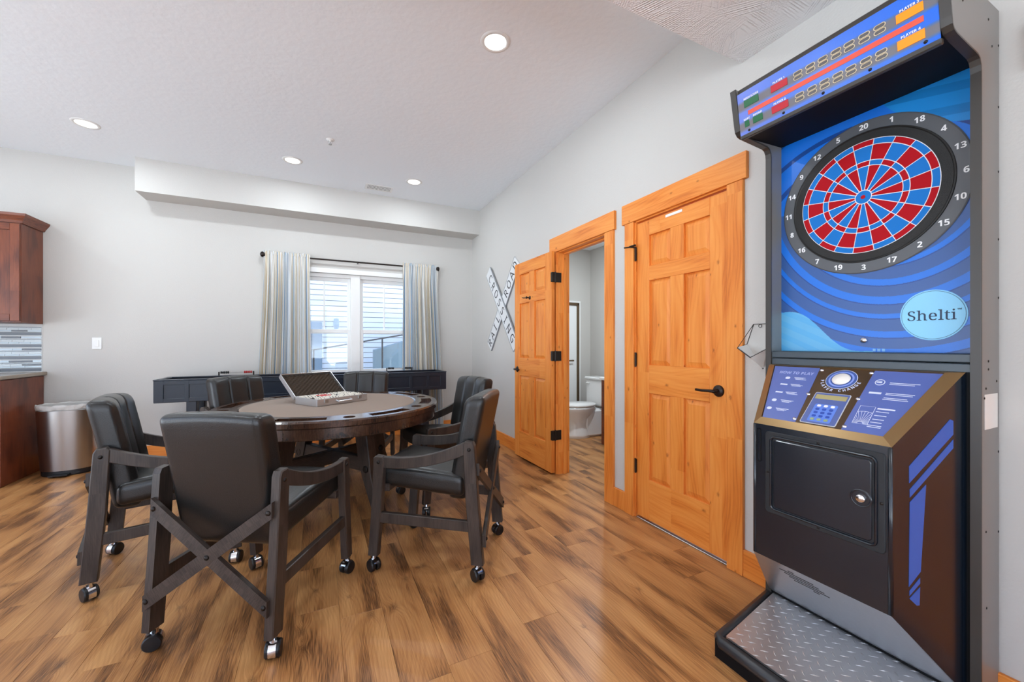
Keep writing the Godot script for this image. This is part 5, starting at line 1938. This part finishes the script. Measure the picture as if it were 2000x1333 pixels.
# ------------------------------------------------------------------ kitchen end at the left edge
func build_kitchen() -> void:
	var xr := -2.415
	# upper cabinet
	var u := thing("wall_cabinet", v3(-2.80, 1.405, BACK + 0.16), "dark cherry wall cabinet with crown moulding at the left edge", "cabinet")
	var w := 0.77
	var st := new_st()
	box(st, v3(0, 0.455, 0), v3(w, 0.91, 0.315), 0.002, Transform3D(), 1)
	obj("carcass", st, mats.cherry, u)
	for e in [-0.1925, 0.1925]:
		var d := Node3D.new()
		d.name = "door"
		d.position = v3(e, 0.45, 0.168)
		u.add_child(d, true)
		for s in [-1.0, 1.0]:
			st = new_st()
			box(st, v3(0.16 * s, 0, 0), v3(0.06, 0.87, 0.02), 0.002, Transform3D(), 1, Vector2(e, s))
			obj("stile", st, mats.cherry, d)
			st = new_st()
			box(st, v3(0, 0.405 * s, 0), v3(0.26, 0.06, 0.02), 0.002, Transform3D(), 0, Vector2(e, s))
			obj("rail", st, mats.cherry, d)
		st = new_st()
		box(st, v3(0, 0, -0.004), v3(0.27, 0.76, 0.008), 0.0, Transform3D(), 1, Vector2(e, 0.4))
		obj("panel", st, mats.cherry, d)
	# crown moulding: stepped profile on front and side, mitred
	st = new_st()
	var prof := [Vector2(0.0, 0.895), Vector2(0.012, 0.895), Vector2(0.02, 0.915), Vector2(0.045, 0.955), Vector2(0.05, 0.975), Vector2(0.0, 0.975)]
	for k in prof.size() - 1:
		var p: Vector2 = prof[k]
		var q: Vector2 = prof[k + 1]
		var zf := 0.158
		var xs := w * 0.5
		quad_out(st, v3(-xs, p.y, zf + p.x), v3(xs + p.x, p.y, zf + p.x), v3(xs + q.x, q.y, zf + q.x), v3(-xs, q.y, zf + q.x), v3(0, (q.x - p.x), 1))
		quad_out(st, v3(xs + p.x, p.y, zf + p.x), v3(xs + p.x, p.y, -0.158), v3(xs + q.x, q.y, -0.158), v3(xs + q.x, q.y, zf + q.x), v3(1, 0, 0))
	obj("crown_moulding", st, mats.cherry, u)
	# base cabinet and counter
	var b := thing("base_cabinet", v3(-2.80, 0, BACK + 0.30), "dark cherry base cabinet end beside the trash can", "cabinet")
	st = new_st()
	box(st, v3(0, 0.455, 0), v3(w, 0.91, 0.585), 0.002, Transform3D(), 1)
	obj("carcass", st, mats.cherry, b)
	st = new_st()
	box(st, v3(w * 0.5 + 0.004, 0.455, 0), v3(0.008, 0.90, 0.58), 0.002, Transform3D(), 1)
	obj("end_panel", st, mats.cherry, b)
	for e in [-0.1925, 0.1925]:
		st = new_st()
		box(st, v3(e, 0.42, 0.30), v3(0.37, 0.66, 0.02), 0.003, Transform3D(), 1)
		obj("door", st, mats.cherry, b)
		st = new_st()
		box(st, v3(e, 0.83, 0.30), v3(0.37, 0.13, 0.02), 0.003, Transform3D(), 0)
		obj("drawer", st, mats.cherry, b)
	var granite := plain(rgb8(190, 176, 158), 0.2)
	granite.albedo_texture = noise_tex(0.25, 101, 3, 256, 0.55, 1.15)
	granite.uv1_triplanar = true
	granite.uv1_scale = Vector3.ONE * 6.0
	st = new_st()
	box2(st, v3(-3.3, 0.912, BACK + 0.002), v3(-2.385, 0.945, BACK + 0.64), 0.005)
	var c := obj("countertop", st, granite)
	tag(c, "beige speckled granite counter over the base cabinet", "countertop")
	# mosaic backsplash: every strip is a piece
	var bs := thing("backsplash", v3(-2.84, 0.945, BACK), "blue-grey glass strip mosaic under the wall cabinet", "backsplash")
	st = new_st()
	box(st, v3(0, 0.23, 0.002), v3(0.84, 0.46, 0.004))
	obj("grout", st, plain(rgb8(214, 216, 216), 0.8), bs)
	var shades := [plain(rgb8(188, 204, 214), 0.1), plain(rgb8(206, 216, 220), 0.15), plain(rgb8(92, 98, 106), 0.2), plain(rgb8(150, 160, 168), 0.15)]
	var rows := [[0.008, 0.030, 2], [0.042, 0.016, 0], [0.061, 0.016, 1], [0.080, 0.010, 3], [0.093, 0.020, 0]]
	var r := RandomNumberGenerator.new()
	r.seed = 3
	for rep in 4:
		for row in rows:
			var y: float = row[0] + rep * 0.115
			if y + row[1] > 0.455:
				continue
			var x := 0.415
			while x > -0.41:
				var len := minf(0.30 if row[2] == 2 else r.randf_range(0.06, 0.16), x + 0.415)
				var sh: int = row[2]
				if sh in [0, 1] and r.randf() < 0.16:
					sh = 2
				st = new_st()
				box2(st, v3(x - len + 0.001, y, 0.002), v3(x - 0.001, y + row[1] - 0.002, 0.008), 0.001)
				obj("tile", st, shades[sh], bs)
				x -= len
	# trash can with a bag over its rim
	var t := thing("trash_can", v3(-2.13, 0, -5.2), "stainless steel step trash can with a white bag beside the cabinet", "trash can")
	var sq := Vector2(1.0, 0.72)
	st = new_st(true)
	lathe(st, [Vector2(0.185, 0.05), Vector2(0.187, 0.10), Vector2(0.212, 0.60)], 48, Transform3D(), 0, TAU, sq)
	obj("body", st, mats.steel, t)
	st = new_st()
	lathe(st, [Vector2(0, 0), Vector2(0.175, 0), Vector2(0.18, 0.01), Vector2(0.178, 0.05), Vector2(0, 0.05)], 48, Transform3D(), 0, TAU, sq)
	obj("base", st, mats.black_plastic, t)
	st = new_st()
	box(st, v3(0.0, 0.018, 0.15), v3(0.13, 0.014, 0.07), 0.005)
	obj("pedal", st, mats.black_plastic, t)
	st = new_st()
	var bag := plain(rgb8(196, 194, 190), 0.45)
	var nb := 72
	for i in nb:
		var q := []
		for e in [[0, 0], [1, 0]]:
			var a: float = TAU * (i + e[0]) / nb
			var wob := 0.006 * sin(a * 9.0) + 0.004 * sin(a * 23.0)
			for pr in [[0.213 + wob * 0.4, 0.61 + wob], [0.216 + wob * 0.5, 0.635], [0.214, 0.652 + wob * 0.6], [0.200, 0.645], [0.19, 0.45]]:
				q.append(v3(cos(a) * pr[0], pr[1], sin(a) * pr[0] * 0.72))
		for s in 4:
			quad(st, q[s + 5], q[s], q[s + 1], q[s + 6])
	obj("bag_liner", st, bag, t)
	st = new_st()
	lathe(st, [Vector2(0, 0.40), Vector2(0.188, 0.41)], 30, Transform3D(), 0, TAU, sq)
	obj("bag_bottom", st, bag, t)

# ------------------------------------------------------------------ railroad crossing sign
func build_sign() -> void:
	var s := thing("crossbuck_sign", v3(RIGHT, 1.665, -4.37), "white railroad crossing crossbuck sign on the right wall", "sign")
	# local x -> +z (towards the camera = right in the picture), y up, z out of the wall
	s.basis = Basis(v3(0, 0, 1), v3(0, 1, 0), v3(-1, 0, 0))
	var paint := relief(plain(rgb8(224, 225, 226), 0.55), noise_tex(0.1, 111, 3, 256), 0.03, 0.3)
	var half := 0.63
	var wd := 0.155
	for e in [[deg_to_rad(50.5), 0.006, ["RAIL", "ROAD"]], [deg_to_rad(-50.5), 0.022, ["CROSSING"]]]:
		var bar := Node3D.new()
		bar.name = "board"
		bar.rotation.z = e[0]
		bar.position.z = e[1]
		s.add_child(bar, true)
		var st := new_st()
		box(st, v3(0, 0, 0.005), v3(half * 2.0, wd, 0.014), 0.002)
		obj("plate", st, paint, bar)
		st = new_st()
		for y in [-wd * 0.5 - 0.003, wd * 0.5 + 0.003]:
			box(st, v3(0, y, 0.004), v3(half * 2.0, 0.006, 0.018), 0.001)
		obj("edge_strip", st, plain(rgb8(150, 154, 158), 0.4, 0.4), bar)
		if e[2].size() == 2:
			for k in 2:
				var word: String = e[2][k]
				for i in 4:
					put("letter", text_mesh(word[i], 0.146, 0.002), mats.letter, bar, v3((-0.375 if k == 0 else 0.375) + (i - 1.5) * 0.125, 0, 0.0125))
		else:
			for i in 8:
				put("letter", text_mesh(e[2][0][i], 0.146, 0.002), mats.letter, bar, v3((i - 3.5) * 0.142, 0, 0.0125))

# ------------------------------------------------------------------ switch, vent, sprinkler, wall basket
func build_small_things() -> void:
	var sw := thing("light_switch", v3(-2.03, 1.16, BACK), "white light switch on the back wall above the trash can", "light switch")
	var st := new_st()
	box(st, v3(0, 0.06, 0.003), v3(0.072, 0.118, 0.006), 0.002)
	obj("wall_plate", st, mats.white, sw)
	st = new_st()
	box(st, v3(0, 0.06, 0.007), v3(0.034, 0.066, 0.006), 0.0015, Transform3D(Basis(Vector3.RIGHT, 0.04), Vector3.ZERO))
	obj("rocker", st, mats.white, sw)
	# ceiling vent
	var v := thing("ceiling_vent", v3(0.635, CEILING, -4.93), "white louvred air vent in the ceiling by the soffit", "vent")
	st = new_st()
	box(st, v3(0, -0.003, 0.075), v3(0.31, 0.006, 0.02), 0.002)
	box(st, v3(0, -0.003, -0.075), v3(0.31, 0.006, 0.02), 0.002)
	box(st, v3(0.145, -0.0028, 0), v3(0.02, 0.0054, 0.13), 0.001)
	box(st, v3(-0.145, -0.0028, 0), v3(0.02, 0.0054, 0.13), 0.001)
	box(st, v3(0.0, -0.0028, 0), v3(0.012, 0.0054, 0.13), 0.001)
	obj("frame", st, mats.white_matt, v)
	st = new_st()
	box(st, v3(0, -0.0006, 0), v3(0.28, 0.001, 0.14))
	obj("duct", st, plain(rgb8(70, 70, 70), 0.9), v)
	for side in [-1.0, 1.0]:
		for k in 9:
			st = new_st()
			box(st, v3(side * (0.015 + k * 0.0145), -0.004, 0), v3(0.010, 0.0015, 0.14), 0.0, Transform3D())
			var sl := obj("slat", st, mats.white_matt, v)
			sl.position.x = 0.0
	# fire sprinkler
	var sp := thing("sprinkler", v3(0.088, CEILING, -3.96), "small pendent fire sprinkler in the ceiling over the table", "sprinkler")
	st = new_st(true)
	lathe(st, [Vector2(0.035, 0), Vector2(0.033, -0.004), Vector2(0.014, -0.007), Vector2(0.008, -0.01), Vector2(0.008, -0.02), Vector2(0, -0.02)], 24)
	obj("escutcheon", st, mats.white, sp)
	st = new_st()
	tube(st, [v3(0.012, -0.015, 0), v3(0.013, -0.03, 0), v3(0.004, -0.042, 0)], 0.002, 6)
	tube(st, [v3(-0.012, -0.015, 0), v3(-0.013, -0.03, 0), v3(-0.004, -0.042, 0)], 0.002, 6)
	tube(st, [v3(0, -0.015, 0), v3(0, -0.042, 0)], 0.003, 6)
	obj("yoke", st, mats.steel, sp)
	st = new_st()
	lathe(st, [Vector2(0, -0.043), Vector2(0.014, -0.044), Vector2(0.014, -0.046), Vector2(0, -0.046)], 16)
	obj("deflector", st, mats.steel, sp)
	# geometric wire wall pocket between the closed door and the dart machine
	var b := thing("wire_wall_pocket", v3(RIGHT, 1.09, -1.225), "black wire wall pocket with a white paper cone left of the dart machine", "wall pocket")
	st = new_st()
	var L := v3(-0.115, 0.10, -0.075)
	var R := v3(-0.115, 0.10, 0.075)
	var wires := [[v3(-0.002, 0.222, -0.065), v3(-0.002, 0.222, 0.065)], [v3(-0.002, 0.222, -0.065), L], [v3(-0.002, 0.222, 0.065), R], [v3(-0.002, 0.12, -0.1), L], [v3(-0.002, 0.12, 0.1), R], [L, v3(-0.13, 0.055, 0.0)], [R, v3(-0.13, 0.055, 0.0)], [v3(-0.002, 0.222, -0.065), v3(-0.002, 0.12, -0.1)], [v3(-0.002, 0.222, 0.065), v3(-0.002, 0.12, 0.1)]]
	for wr in wires:
		tube(st, wr, 0.0016, 6)
	var loop := []
	for i in 12:
		loop.append(v3(-0.004, 0.212 + sin(TAU * i / 12.0) * 0.008, -0.03 + cos(TAU * i / 12.0) * 0.008))
	tube(st, loop, 0.0014, 6, true)
	obj("wire_frame", st, mats.black, b)
	st = new_st()
	var tip := v3(-0.03, 0.0, 0.0)
	var rim := [v3(-0.001, 0.118, -0.1), L + v3(0, 0.002, 0), v3(-0.13, 0.057, 0.0), R + v3(0, 0.002, 0), v3(-0.001, 0.118, 0.1)]
	for k in 4:
		quad_out(st, tip, rim[k], rim[k + 1], tip + v3(0.001, 0, 0), v3(-1, -0.5, 0))
		quad_out(st, tip + v3(0.002, 0.002, 0), rim[k] + v3(0.002, 0.002, 0), rim[k + 1] + v3(0.002, 0.002, 0), tip + v3(0.003, 0.002, 0), v3(1, 0.5, 0))
	obj("paper_cone", st, mats.white_matt, b)
	st = new_st(true)
	lathe(st, [Vector2(0.004, 0), Vector2(0, 0.006)], 8, Transform3D(Basis(v3(0, 0, 1), v3(-1, 0, 0), v3(0, -1, 0)), tip))
	obj("stud", st, mats.black, b)
